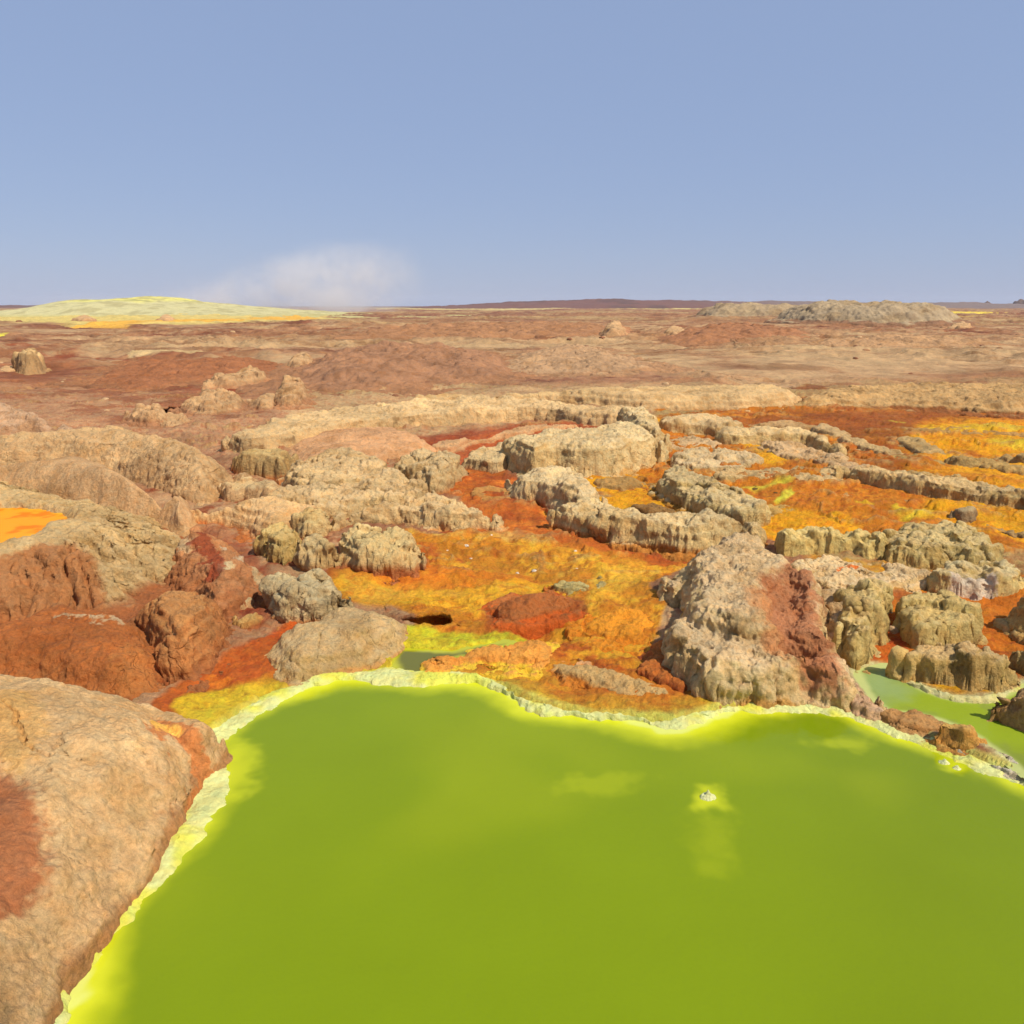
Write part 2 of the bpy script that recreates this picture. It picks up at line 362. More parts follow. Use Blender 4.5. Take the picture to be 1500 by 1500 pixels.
zone([(1268,960),(1282,920),(1320,925),(1325,985),(1275,985)], c(214,108,32), 3, .9, [(c(188,84,28), n_sm, .1, .6)])
# central orange basin
zone([(560,790),(500,840),(480,845),(500,895),(600,900),(580,990),(620,995),(700,1000),(860,1052),(1040,1045),(985,1000),(955,960),(980,900),(960,870),(1010,830),(1080,805),(980,800),(840,780),(800,745),(740,735),(738,700),
      (690,690),(660,720),(700,750),(730,775),(640,785)], c(222,146,40), 4, 1, [(c(204,110,36), n_mid+.4*n_sm, .1, .6), (c(240,176,48), n_big*.6+n_sm, .2, .7)])
zone([(690,688),(760,705),(800,750),(860,780),(960,802),(1060,808),(1000,825),(880,812),(760,790),(640,785),(680,740),(650,722)], c(204,108,40), 6, .9, [(c(176,84,34), n_mid, .1, .6), (c(222,120,44), n_sm, .2, .7)])
zone([(480,862),(500,845),(600,840),(700,835),(780,845),(850,870),(740,880),(700,900),(640,885),(560,892),(510,892)], c(246,184,44), 6, .97, [(c(228,172,56), n_mid, .1, .6), (c(232,138,34), n_str, .3, .7)])
zone([(880,840),(920,825),(960,835),(950,860),(900,880),(860,900),(870,870)], c(246,188,56), 6, .9)
zone([(780,920),(860,900),(930,925),(960,960),(880,975),(800,960)], c(244,178,46), 8, .8, [(c(206,104,28), n_sm, .1, .6)])
zone([(720,885),(790,868),(860,885),(850,905),(760,915),(720,905)], c(164,88,42), 5, .85, [(c(186,116,60), n_sm, .1, .6)])
zone([(578,932),(600,920),(680,925),(770,925),(780,935),(740,942),(690,944),(650,952),(600,950),(578,962)], c(228,216,44), 4, .95, [(c(206,200,44), n_sm, .1, .6)])
zone([(640,985),(670,962),(720,950),(780,945),(800,960),(740,985),(700,995)], c(226,150,52), 5, .8, [(YELLOW, n_mid, .0, .5)])
zone([(700,980),(860,965),(960,1000),(1030,1050),(860,1055),(760,1030)], c(214,124,40), 6, .6, [(c(186,84,30), n_sm, .0, .5), (c(236,180,50), n_mid, .2, .6)])
zone([(1020,1040),(1080,1010),(1160,1010),(1220,1015),(1260,1045),(1180,1035),(1100,1035)], c(228,166,30), 5, .9)
# shore, left
zone([(230,1030),(300,985),(400,930),(440,915),(420,1000),(370,1037),(300,1075),(240,1060)], c(202,104,38), 5, 1, [(c(172,80,34), n_mid+n_sm, .2, .8), (c(224,130,40), n_sm, .2, .7)])
zone([(255,1045),(290,1015),(350,1005),(420,1000),(410,1020),(340,1056),(310,1075)], c(236,200,44), 6, .95, [(c(226,150,40), n_sm, .1, .6)])
zone([(405,1005),(480,985),(570,960),(582,945),(585,990),(500,990),(440,1010)], c(234,186,44), 4, .9)
zone([(280,790),(360,800),(400,850),(520,840),(500,850),(430,900),(330,900)], c(160,70,34), 8, .7)
zone([(390,930),(440,905),(480,900),(500,890),(460,915),(400,940)], c(226,104,30), 4, .8)
# salt whitening at the pond edges
for Wp, wd in ((W_PR, .16),):
    d, _ = sdf(x, y, Wp, 1.0); Cg = mixc(Cg, c(214, 208, 150), sstep(-wd, -wd*.3, d+.05*n_sm))
d, _ = sdf(x, y, W_PC, .6); Cg = mixc(Cg, c(226, 214, 50), .9*sstep(-.22, -.05, d+.05*n_sm))
d, _ = sdf(x, y, W_POOL, .8); Cg = mixc(Cg, c(226, 226, 120), .9*sstep(-.14, -.04, d+.05*n_sm)); Cg = mixc(Cg, c(226, 205, 60), .4*sstep(-.5, -.1, d+.1*n_mid)*(X < 1300))
# dark crack lines etc. of dried rust in the far plain
lines = 1-np.abs(fbm(x*.6, y, 14., 5, 61)); Cg = mixc(Cg, c(120, 72, 48), .5*sstep(.955, .99, lines)*sstep(30, 60, y)*(1-sstep(300, 800, y)))
n_f = fbm(x, y, .12, 3, 47); n_far2 = fbm(x, y, 6., 7, 48, .75); n_far3 = fbm(x, y, 22., 7, 49, .7)
Cg = Cg*(1+(.12*n_sm+.10*n_f)*(1-sstep(20, 60, y)))[:, None]
n_fine = fbm(x, y, 1.6, 6, 54, .75); n_fine2 = fbm(x*.5, y, 12., 5, 55, .7)
Cg = Cg*(1+wf*(.30*n_fine+.18*n_fine2))[:, None]; Cg = mixc(Cg, c(206, 172, 128), .5*wf*sstep(.0, .5, n_fine2)*sstep(455, 480, Y))
Cg = mixc(Cg, Cg*np.array([.68, .57, .49]), .9*sstep(.05, .5, n_far2)*wf); Cg = mixc(Cg, c(214, 180, 136), .55*sstep(.15, .6, -n_far2)*wf); Cg = mixc(Cg, c(176, 122, 82), .6*sstep(.0, .5, n_far3)*wf)
Cg = mixc(Cg, c(196, 160, 100), .62*GOUR*sstep(-.3, .3, n_sm)*sstep(9, 13, y)); Cg = mixc(Cg, Cg*np.array([1.06, 1.3, 1.3]), .5*GOUR*sstep(13, 9, y))
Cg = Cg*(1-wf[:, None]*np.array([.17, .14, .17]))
nearg = 1-wf; cen = nearg*sstep(.25, .6, n_f+.5*n_sm)
Cg = mixc(Cg, Cg*np.array([.72, .55, .5]), .7*cen); Cg = mixc(Cg, Cg*np.array([1.1, 1.25, 1.2]), .8*nearg*sstep(.2, .6, -n_f-.4*n_mid))
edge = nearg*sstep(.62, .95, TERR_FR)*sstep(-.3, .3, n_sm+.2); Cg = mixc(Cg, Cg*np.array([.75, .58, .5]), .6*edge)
for P, col, s, a in ([(( -50,462),(120,458),(300,462),(470,462),(520,466),(380,474),(300,478),(120,480),(-50,474)), c(226,206,120), 1.5, .8],
                     [((122,476),(200,470),(300,468),(420,463),(500,462),(420,469),(300,475),(180,481),(125,481)), c(232,178,70), 1.2, .95],
                     [((910,448.9),(1040,448.9),(1045,453),(910,453)), c(232,216,130), .8, .9], [((560,449.3),(830,449.3),(830,453.5),(560,453.5)), c(226,212,140), .8, .7],
                     [((1305,455),(1420,457),(1410,463),(1320,462)), c(236,210,80), 1., .95], [((0,493),(10,493),(10,499),(0,499)), LEMON, 1., .8],
                     [((230,521),(340,519),(345,524),(240,526)), c(224,196,140), 1., .7]):
    d, _ = sdf(wx, Y+1.2*n_far, np.array(P, float), 10.); Cg = mixc(Cg, col, sstep(-s, s, d)*a)
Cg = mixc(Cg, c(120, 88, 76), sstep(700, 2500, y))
V = np.stack([x, y, h], -1)
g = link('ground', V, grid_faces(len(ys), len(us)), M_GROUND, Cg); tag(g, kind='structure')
GH = h.reshape(len(ys), len(us)); GH0 = h0.reshape(len(ys), len(us)); GC = Cg.reshape(len(ys), len(us), 3); lys = np.log(ys)
def gz(xx, yy, T=None):
    T = GH if T is None else T
    r = np.clip(np.interp(np.log(np.maximum(yy, 1.7)), lys, np.arange(len(ys))), 0, len(ys)-1).astype(int)
    q = np.clip(((xx/yy+.82)/1.64*(len(us)-1)), 0, len(us)-1).astype(int)
    return T[r, q]

# ------------------------------------------------------------------ water sheets
def water(name, Wp, z, colf, m, step=.02):
    lo = Wp.min(0)-.12; hi = Wp.max(0)+.12
    lo = np.maximum(lo, [-11, 1.6]); hi = np.minimum(hi, [11, 40])
    a = np.arange(lo[0], hi[0], step); b = np.arange(lo[1], hi[1], step)
    B, A = np.meshgrid(b, a, indexing='ij'); xx = A.ravel(); yy = B.ravel()
    d, _ = sdf(xx, yy, Wp, 8.)
    V = np.stack([xx, yy, np.full(len(xx), z)], -1); F = grid_faces(len(b), len(a), d > -.1)
    V, F, C = compact(V, F, colf(xx, yy, d))
    return tag(link(name, V, F, m, C), kind='structure')
def pool_col(xx, yy, d):
    X_, Y_ = px(xx, yy, 0)
    nn = fbm(xx, yy, .8, 4, 71); n2 = fbm(xx, yy, .18, 3, 72)
    C = np.tile(c(127, 149, 16), (len(xx), 1)); C = mixc(C, c(121, 142, 17), sstep(1000, 1400, X_))
    C = mixc(C, c(150, 165, 24), .5*sstep(-.1, .6, fbm(xx, yy, 2.2, 3, 73))*sstep(1500, 1100, Y_))
    dd = d+.10*nn+.03*n2
    wd = .42+.12*fbm(xx, yy, 1.5, 2, 74)
    C = mixc(C, c(188, 198, 30), sstep(wd, wd*.35, dd)); C = mixc(C, c(216, 222, 44), sstep(.22, .06, dd)); C = mixc(C, c(226, 234, 130), .8*sstep(.07, .0, dd+.02*n2))
    for X0, Y0, rx, ry, am in ((1037,1175,34,22,.9), (1380,1118,30,14,.8), (1400,1125,30,12,.8), (880,1150,80,20,.25), (1040,1240,60,70,.2), (350,1120,40,50,.7), (1240,1090,60,14,.4)):
        q = np.hypot((X_-X0)/rx, (Y_-Y0)/ry)+.35*nn+.35*n2; C = mixc(C, c(200, 208, 36), am*sstep(1.1, .2, q))
    return C
water('pool_water', W_POOL, .0, pool_col, M_WATER, .018)
def pr_col(xx, yy, d):
    X_, Y_ = px(xx, yy, .05); nn = fbm(xx, yy, .35, 4, 75)
    C = np.tile(c(146, 166, 44), (len(xx), 1)); C = mixc(C, c(140, 156, 60), sstep(.1, .6, nn)); C = mixc(C, c(146, 168, 104), .95*sstep(70, 15, np.hypot(X_-1290, (Y_-1000)*1.4)+20*nn))
    C = mixc(C, c(120, 132, 56), .6*sstep(1080, 1120, Y_)); C = mixc(C, c(206, 212, 140), .7*sstep(.08, .0, d+.03*nn)); return C
water('pond_water', W_PR, .05, pr_col, water_mat('shallow_pond_water', .3, .12, 1.0), .02)
def pc_col(xx, yy, d):
    nn = fbm(xx, yy, .3, 4, 76); C = np.tile(c(112, 112, 30), (len(xx), 1)); return mixc(C, c(190, 190, 40), sstep(.12, .0, d+.04*nn))
water('pond_water', W_PC, .0, pc_col, water_mat('dark_pond_water', .05, .5, .3), .012)

# ------------------------------------------------------------------ salt rim of the green pool
def rim(name, Pp, w0, hh, seed, col, z0=0., tstep=.012):
    P = at(*smooth_poly(Pp, 6, closed=False).T, z0)
    seg = np.hypot(*np.diff(P, axis=0).T); L = np.concatenate([[0], np.cumsum(seg)]); S = np.arange(0, L[-1], tstep)
    Px = np.interp(S, L, P[:, 0]); Py = np.interp(S, L, P[:, 1])
    def sm(a, k): kk = np.ones(k)/k; return np.convolve(np.pad(a, k//2, 'edge'), kk, 'valid')[:len(a)]
    Tx = sm(np.gradient(Px), 15); Ty = sm(np.gradient(Py), 15); nl = np.hypot(Tx, Ty); Nx, Ny = -Ty/nl, Tx/nl
    T = np.linspace(-1, 1, 34); SS, TT = np.meshgrid(S, T, indexing='ij')
    wv = w0*(1+.8*fbm(S, S*0, .9, 3, seed)+.35*fbm(S, S*0, .25, 2, seed+1)); W2 = np.repeat(wv[:, None], len(T), 1)
    xx = Px[:, None]+Nx[:, None]*TT*W2; yy = Py[:, None]+Ny[:, None]*TT*W2
    F1, F2, _ = worley(xx, yy, .07, seed+2); F3, _, _ = worley(xx, yy, .025, seed+3)
    pr = np.clip(1-TT**2, 0, 1)**.6
    zz = z0-.03+(hh+.03)*pr*(.75+.35*fbm(xx, yy, .35, 2, seed+4))+pr*((.016*np.clip(1-F1, 0, 1))+.010*np.clip(1-F3, 0, 1))
    xx = xx+.02*fbm(xx, yy, .06, 2, seed+6); yy = yy+.02*fbm(xx, yy, .06, 2, seed+7)
    V = np.stack([xx.ravel(), yy.ravel(), zz.ravel()], -1)
    C = np.tile(col, (len(V), 1)); C = mixc(C, c(232, 232, 70), .8*sstep(.1, .8, fbm(xx, yy, .3, 3, seed+8).ravel()+.6*(TT.ravel() > .55)))
    return link(name, V, grid_faces(len(S), len(T)), M_RIM, C)
RP = [(20,1700),(75,1500),(130,1390),(185,1312)]+POOL[:31]
o = rim('salt_crust', RP, .15, .042, 300, c(232, 236, 158)); tag(o, 'pale yellow crystalline salt rim edging the big green pool', 'salt rim')
PRR = [(1325,985),(1340,988),(1335,1000),(1362,1013),(1400,1024),(1450,1026),(1490,1008)]
o = rim('salt_crust', PRR, .06, .04, 330, c(222, 214, 150), .05); tag(o, 'whitish salt rim below the knobbly wall beside the small right pond', 'salt rim')

# ------------------------------------------------------------------ rock formations
def lobe_h(xx, yy, L, seed):
    W = L.get('w', .4); poly = foot(L['P'], L.get('zb', 0.), L['H'], L.get('k', .8), L.get('back', .45)*W); s0 = L.get('s', 1.)
    wa = L.get('wa', .05)*s0
    qx = xx+wa*fbm(xx, yy, .5*s0, 3, seed); qy = yy+wa*fbm(xx, yy, .5*s0, 3, seed+1)
    d, s = sdf(qx, qy, poly, 1.5*max(1, s0)+.5+1.7*L.get('sw', max(.5*W, .22*L['H'])+.06)); d = d+L.get('grow', .0045*float(np.hypot(*poly.mean(0))))
    W = min(W, max(float(d.max())*.85, .06))
    fa, fl = L.get('fl', (0, 1))
    if fa:
        cs = s/fl; wv = .6*(1-np.abs(np.sin(np.pi*(cs+.35*fbm(s, s*0, fl*2.5, 2, seed+3)))))+.4*vn2(cs*2.3, s*0+3.3, seed+4)
        d = d+.75*fa*(.42-wv)*(.35+1.1*vn2(s/fl/3.1, s*0+9.1, seed+44))*sstep(1.3*W+fa*2, 0, d)
    ka, ks = L.get('kn', (0, 1))
    bump = 0
    if ka:
        F1, F2, I = worley(qx+.25*ks*fbm(xx, yy, ks, 2, seed+9), qy, ks, seed+5); dm = np.sqrt(np.clip(1-(F1*1.25)**2, 0, 1))*(.35+1.0*I)
        G1, _, J = worley(qx, qy, ks*.4, seed+6); dm2 = np.sqrt(np.clip(1-(G1*1.25)**2, 0, 1))*(.5+.5*J)
        d = d+ka*(1.1*dm-.35)*sstep(2*W, 0, d)*sstep(-.06, .05, d); bump = ka*(1.0*dm+.35*dm2-.5)
    t = np.clip(d/W, 0, 1); e = L.get('e', .55)
    pw = np.clip(3.6-2.0*e, 1.6, 2.9); pr = 1-(1-t)**pw
    H = L['H']; sk = L.get('sk', .16); sw = L.get('sw', max(.5*W, .22*H)+.06)
    tz = L.get('zb', 0.)+H*(sk+(1-sk)*pr)*(1+L.get('und', .14)*fbm(xx, yy, L.get('us', 1.2*s0), 3, seed+7))+bump*np.clip(pr*1.3, 0, 1)
    ra, rl = L.get('rl', (0, 1))
    if ra:
        ph = s/rl+1.1*fbm(xx, yy, 1.1, 3, seed+51); q = np.abs((ph % 1)-.5)*2; ph2 = s/rl*2.3+1.2*fbm(xx, yy, .5, 3, seed+52); q2 = np.abs((ph2 % 1)-.5)*2
        tz = tz-(ra*(1-sstep(0, .55, q))+.5*ra*(1-sstep(0, .6, q2)))*sstep(1.0, .75, t)*sstep(0, .1, pr)*(.6+.8*vn2(ph, yy*1.4, seed+3))
    to = L.get('zb', 0.)+H*sk*np.clip(1+d/sw, 0, 1)**1.6*(1+.25*fbm(xx, yy, .3*s0, 3, seed+8))-(.5+.015*float(poly[:, 1].mean()))*sstep(-.75*sw, -1.4*sw, d)
    return np.where(d > 0, tz, to), d+sw*1.3, s, pr
def formation(name, label, cat, lobes, top, side=None, base=None, bh=.3, seed=None, group=None, mat=None, rough=.035, strata=.0, stain=.3,
              paint=(), cuts=(), dark=(), cap=90000, kk=.1, speck=.15, tr=.55, stp=.12, lift=1.28):
    formation.n += 1; seed = seed or 400+formation.n*23
    side = top if side is None else side; base = side if base is None else base
    lobes = [dict(P=l) if not isinstance(l, dict) else l for l in lobes]
    fs = [foot(l['P'], l.get('zb', 0.), l['H'], l.get('k', .8), l.get('back', .45)*l.get('w', .4)) for l in lobes]; A = np.concatenate(fs)
    pd = .18+1.5*max(l.get('sw', max(.5*l.get('w', .4), .22*l['H'])+.06) for l in lobes); lo = A.min(0)-pd; hi = A.max(0)+pd; lo[1] = max(lo[1], 1.7)
    dist = max(lo[1], 3.0); sx = dist*.0011; sy = dist*.0014; cap = cap*1.5
    lim = .66*hi[1]+.6; lo[0] = max(lo[0], -lim); hi[0] = min(hi[0], lim)
    nx = (hi[0]-lo[0])/sx; ny = (hi[1]-lo[1])/sy
    if nx*ny > cap: q = math.sqrt(nx*ny/cap); nx /= q; ny /= q
    a = np.linspace(lo[0], hi[0], max(int(nx), 24)); b = np.linspace(lo[1], hi[1], max(int(ny), 24))
    B, Aa = np.meshgrid(b, a, indexing='ij'); s0 = max(1, dist/18)
    hs = []; D = None; PR = 0
    for i, L in enumerate(lobes):
        hz, d, s, pr = lobe_h(Aa, B, L, seed+i*3)
        hs.append(hz); D = d if D is None else np.maximum(D, d); PR = np.maximum(PR, pr)
    Z = hs[0]
    for q in hs[1:]:
        k = kk; t = np.clip(.5+.5*(q-Z)/k, 0, 1); Z = Z*(1-t)+q*t+k*t*(1-t)
    zb = lobes[0].get('zb', 0.); Hm = max(l['H']+l.get('zb', 0)-zb for l in lobes)
    for P, dep, zc in cuts:                 # gullies
        d, _ = sdf(Aa+.05*fbm(Aa, B, .4, 2, 5), B, at(*smooth_poly(P, 4).T, zc), .6); Z = Z-dep*sstep(-.08, .28, d)
    crk = np.zeros(Z.shape)
    for P, wd, dep, zc in dark:             # open cracks
        pl = at(*np.array(P, float).T, zc)
        for (x0, y0), (x1, y1) in zip(pl[:-1], pl[1:]):
            ex, ey = x1-x0, y1-y0; t = np.clip(((Aa-x0)*ex+(B-y0)*ey)/(ex*ex+ey*ey), 0, 1)
            jx = .03*fbm(Aa, B, .15, 3, 88); dd = np.hypot(Aa+jx-x0-t*ex, B+jx-y0-t*ey); crk = np.maximum(crk, dep*sstep(wd*1.3, wd*.3, dd))
    Z = Z-crk
    if tr:                                   # stacked salt ledges
        u = (Z-zb+.05*s0*fbm(Aa, B, .6*s0, 3, seed+61))/(stp*s0); fl_ = np.floor(u); q = zb+stp*s0*(fl_+sstep(.5, 1., u-fl_))-.03
        Z = np.where(Z > zb+.05, mix(Z, q, tr), Z)
    Zp = np.pad(Z, 1, 'edge'); Zs = (Zp[:-2, 1:-1]+Zp[2:, 1:-1]+Zp[1:-1, :-2]+Zp[1:-1, 2:]+2*Z)/6; Z = mix(Z, Zs, .8)
    gyy, gxx = np.gradient(Z, b, a); nl = np.sqrt(1+gxx**2+gyy**2); N = np.stack([-gxx/nl, -gyy/nl, 1/nl], -1)
    st = 1-N[..., 2]
    rz = fbm3(Aa, B, Z, .30*s0, 4, seed+11)*rough*1.7+(.5-1.6*np.abs(fbm3(Aa, B, Z, .13*s0, 4, seed+12)))*rough*.75
    if strata: rz = rz+strata*(vn3(Aa*.8, B*.8, Z*16/s0+.6*fbm(Aa, B, 1., 2, seed+13), seed+14)-.5)*sstep(.1, .5, st)
    m = np.clip((D+.03)/.08, 0, 1)[..., None]
    V = np.stack([Aa, B, Z], -1)+N*rz[..., None]*m
    # colour
    t = (V[..., 2]-zb)/Hm; n1 = fbm3(Aa, B, Z, .8*s0, 4, seed+15); n2 = fbm3(Aa, B, Z, .25*s0, 4, seed+16)
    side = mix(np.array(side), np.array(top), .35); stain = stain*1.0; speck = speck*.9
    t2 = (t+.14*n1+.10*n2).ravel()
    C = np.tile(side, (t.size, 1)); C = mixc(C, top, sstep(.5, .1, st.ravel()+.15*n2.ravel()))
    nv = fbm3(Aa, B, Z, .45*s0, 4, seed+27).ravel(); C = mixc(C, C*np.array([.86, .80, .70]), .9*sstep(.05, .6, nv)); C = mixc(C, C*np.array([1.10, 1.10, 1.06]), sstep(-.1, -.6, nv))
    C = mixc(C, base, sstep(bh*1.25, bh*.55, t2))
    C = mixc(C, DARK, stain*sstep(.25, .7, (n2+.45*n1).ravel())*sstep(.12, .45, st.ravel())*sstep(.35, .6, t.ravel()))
    sp_ = fbm3(Aa, B, Z, .05*s0, 2, seed+19).ravel(); C = mixc(C, DARK, speck*sstep(.45, .8, sp_))
    xf, yf = Aa.ravel(), B.ravel()
    for P, col, zc, sf, am in paint:
        d, _ = sdf(xf+.08*s0*n1.ravel()+.05*n2.ravel(), yf+.1*s0*n2.ravel(), at(*smooth_poly(P, 3).T, zc), .8); C = mixc(C, col, am*sstep(-sf*.6, sf*.6, d+s0*(.10*n2+.06*n1).ravel()*(1 if sf > .04 else .2)+.05*sp_*(sf > .04)))
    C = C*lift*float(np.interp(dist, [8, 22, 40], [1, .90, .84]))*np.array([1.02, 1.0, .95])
    keep = (D.ravel() > 0) & (V[..., 2].ravel() > zb-(.48+.014*dist))
    F = grid_faces(len(b), len(a)); F = F[keep[F].all(1)]
    Vv, F, C = compact(V.reshape(-1, 3), F, C)
    if dist > 26 and dist < 150: Vv[:, 2] += np.median(gz(A[:, 0], A[:, 1]))-.05
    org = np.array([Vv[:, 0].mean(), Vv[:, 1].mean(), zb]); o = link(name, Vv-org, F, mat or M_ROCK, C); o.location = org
    return tag(o, label, cat, group)
formation.n = 0
F_ = formation
#FORMS#
# ---- left foreground
F_('rock_slab', 'large pinkish tan rock slab in the lower left corner beside the green pool', 'rock slab',
   [dict(P=[(-260,975),(-60,975),(0,984),(60,999),(120,1010),(190,1018),(232,1042),(262,1062),(282,1090),(292,1125),(286,1170),(262,1205),(230,1252),(180,1318),(125,1400),(70,1510),(10,1680),(-300,1700),(-500,1300)], H=.8, w=1.3, e=.55, und=.10, us=.9, sw=.05, back=.6),
    dict(P=[(200,1045),(235,1038),(275,1052),(312,1078),(328,1098),(314,1122),(285,1145),(235,1120),(195,1080)], H=.36, w=.35, e=.6, sw=.05)],
   c(196,164,120), side=c(186,150,108), base=c(164,120,78), bh=.16, mat=rock_mat('grainy_slab_rock', .8, crack=.5, grain=1.5, pit=.5), stain=.25, cap=260000, rough=.022, tr=0,
   paint=[([(-60,1172),(20,1178),(55,1200),(70,1260),(20,1330),(-100,1330)], c(152,88,52), .5, .12, .85), ([(205,1062),(230,1050),(275,1062),(315,1090),(312,1115),(290,1118),(255,1095),(215,1085)], c(186,114,60), .38, .05, .85),
          ([(207,1055),(235,1050),(262,1062),(250,1074),(215,1070)], c(238,190,90), .42, .03, .8), ([(0,1030),(60,1040),(70,1090),(20,1140),(-40,1120)], c(206,160,90), .7, .1, .6)],
   dark=[([(10,1035),(35,1075),(42,1090),(60,1098),(80,1103)], .012, .05, .78), ([(82,1075),(84,1090),(80,1105),(65,1135)], .010, .04, .75), ([(28,1100),(12,1125)], .012, .05, .72), ([(80,1103),(110,1106),(150,1090)], .007, .03, .72),
         ([(240,1095),(244,1115),(252,1140)], .010, .04, .5)])
F_('boulder', 'rust brown rounded boulder with a whitish crust streak along its top', 'boulder',
   [dict(P=[(-160,925),(0,922),(35,902),(90,893),(150,897),(205,912),(236,945),(244,985),(228,1010),(195,1035),(100,1035),(0,1018),(-160,1030)], H=.5, w=.7, e=.6, und=.08)],
   c(172,104,54), side=c(178,112,60), base=c(148,84,44), mat=M_CRACK, cap=120000, tr=.1,
   paint=[([(82,903),(120,900),(160,903),(178,908),(150,911),(110,911)], c(206,184,146), .47, .05, .7), 
          ([(190,940),(235,960),(238,990),(210,1000),(180,975)], c(190,124,66), .42, .1, .6)],
   dark=[([(155,955),(168,985),(200,1010)], .02, .07, .65), ([(228,930),(240,950),(244,975)], .02, .08, .6)])
F_('boulder', 'brown and tan boulder wedged beside the rust brown boulder, dark crevice below', 'boulder',
   [dict(P=[(205,890),(250,874),(295,873),(320,890),(328,922),(322,962),(302,990),(285,1003),(252,1006),(236,985),(215,950)], H=.6, w=.35, e=.5)],
   c(184,134,84), side=c(176,110,60), base=c(156,100,60), bh=.25, mat=M_CRACK, cap=70000, rough=.05,
   dark=[([(322,905),(318,940),(305,965)], .02, .07, .6), ([(245,925),(252,960),(246,990)], .02, .06, .5)])
F_('terrace_mound', 'fluted tan terrace mound spilling down from the orange pool at the left edge', 'terrace mound',
   [dict(P=[(-220,700),(0,702),(70,711),(130,728),(190,742),(238,752),(264,775),(284,808),(275,842),(248,858),(200,885),(150,905),(95,912),(30,925),(-220,960)], H=.78, w=1.5, e=.8, fl=(.2,.30), back=.5, rl=(.14,.24), und=.05, wa=.07)],
   c(198,170,124), side=c(186,156,108), base=c(160,100,60), bh=.28, cap=200000, rough=.045, strata=.03, stain=.35, tr=0,
   paint=[([(85,820),(140,830),(150,870),(110,905),(60,900),(0,905),(-40,860)], c(174,112,66), .5, .12, .8), ([(220,850),(262,855),(262,885),(232,885)], c(206,140,52), .35, .08, .7)],
   cuts=[([(-200,738),(0,740),(60,743),(112,751),(120,758),(90,774),(30,796),(-12,810),(-200,850)], .24, .66)])
WL = at(*smooth_poly(POND_L, 4).T, .64)
def pl_col(xx, yy, d):
    nn = fbm(xx, yy, .5, 4, 77); n2 = fbm(xx, yy, .15, 3, 78)
    C = np.tile(c(248, 166, 36), (len(xx), 1)); C = mixc(C, c(236, 132, 20), sstep(.0, .5, nn+.3*n2)); return mixc(C, c(250, 206, 70), sstep(.35, .0, d+.15*nn))
water('pool_water', WL, .64, pl_col, water_mat('orange_pond_water', .5, .08, .6), .02)
F_('rust_slope', 'rust red mineral slope with pale salt patches right of the fluted terrace', 'mineral slope',
   [dict(P=[(270,785),(298,776),(335,797),(365,820),(388,850),(382,882),(350,905),(320,912),(270,885),(245,850)], H=.5, w=.7, e=.8)],
   c(190,134,90), side=c(174,108,64), base=c(164,104,64), cap=60000, rough=.06, tr=.2,
   paint=[([(255,780),(275,782),(280,800),(262,800)], c(206,180,140), .5, .05, .8), ([(325,800),(350,806),(352,815),(330,810)], c(210,190,160), .45, .05, .8), ([(362,822),(380,830),(382,842),(365,838)], c(200,180,140), .35, .05, .8),
          ([(330,838),(345,840),(340,850),(328,848)], c(205,190,150), .35, .03, .8), ([(285,785),(300,790),(330,830),(320,850),(290,820)], c(146,58,30), .4, .06, .8)])
F_('salt_lump', 'small pale lump with orange flank on the rust red slope', 'salt lump',
   [dict(P=[(320,885),(335,876),(355,878),(365,888),(358,900),(335,903)], H=.25, w=.15, kn=(.04,.2))], c(200,180,140), side=c(196,140,90), base=RUST, cap=12000)
F_('salt_lump', 'yellowish rounded salt lump just left of the knobbly grey one', 'salt lump',
   [dict(P=[(345,908),(360,898),(378,900),(382,915),(370,925),(350,922)], H=.25, w=.15, kn=(.03,.2))], c(196,160,100), side=c(190,140,80), base=c(160,96,56), cap=12000)
F_('smooth_mound', 'smooth pinkish mound directly behind the orange pool terrace', 'mound',
   [dict(P=[(-260,690),(-40,692),(0,690),(70,686),(140,679),(175,688),(215,712),(262,738),(274,752),(244,770),(150,765),(0,745),(-260,740)], H=.95, w=1.6, e=.72, und=.04, us=2.5)],
   c(206,168,124), side=c(198,158,114), base=c(186,146,100), bh=.2, cap=90000, rough=.02, stain=.05, tr=0)
F_('smooth_mound', 'broad speckled tan mound whose edge breaks off in a dark crevice', 'mound',
   [dict(P=[(-260,650),(0,648),(80,641),(150,637),(215,637),(270,650),(320,667),(355,690),(366,708),(350,718),(330,728),(312,744),(272,742),(200,716),(100,702),(-260,705)], H=.95, w=1.5, e=.62, und=.09, us=1.5)],
   c(200,166,122), side=c(184,146,104), base=c(140,100,70), bh=.18, cap=120000, rough=.045, stain=.15, tr=.25, mat=M_CRACK, dark=[([(140,672),(200,670),(225,662)], .03, .06, .95)])
F_('rock_ridge', 'tan rounded ridge running right from the fluted terrace to the knobbly steps', 'rock ridge',
   [dict(P=[(245,757),(275,743),(320,746),(360,740),(400,734),(450,741),(480,750),(480,772),(440,792),(400,798),(352,780),(300,775),(262,772)], H=.5, w=.5, e=.6, kn=(.02,.3))],
   c(212,176,128), side=c(200,156,106), base=c(186,112,58), bh=.28, cap=60000, dark=[([(243,757),(262,756),(272,760)], .03, .08, .4)])
F_('knobbly_rock', 'squarish knobbly rock with an orange foot at the end of the speckled mound', 'rock',
   [dict(P=[(345,690),(352,672),(385,662),(410,662),(428,672),(428,690),(415,705),(380,702),(360,700)], H=.55, w=.3, kn=(.07,.35), fl=(.08,.3))],
   c(200,172,118), side=c(170,140,96), base=c(182,110,60), bh=.25, cap=40000)
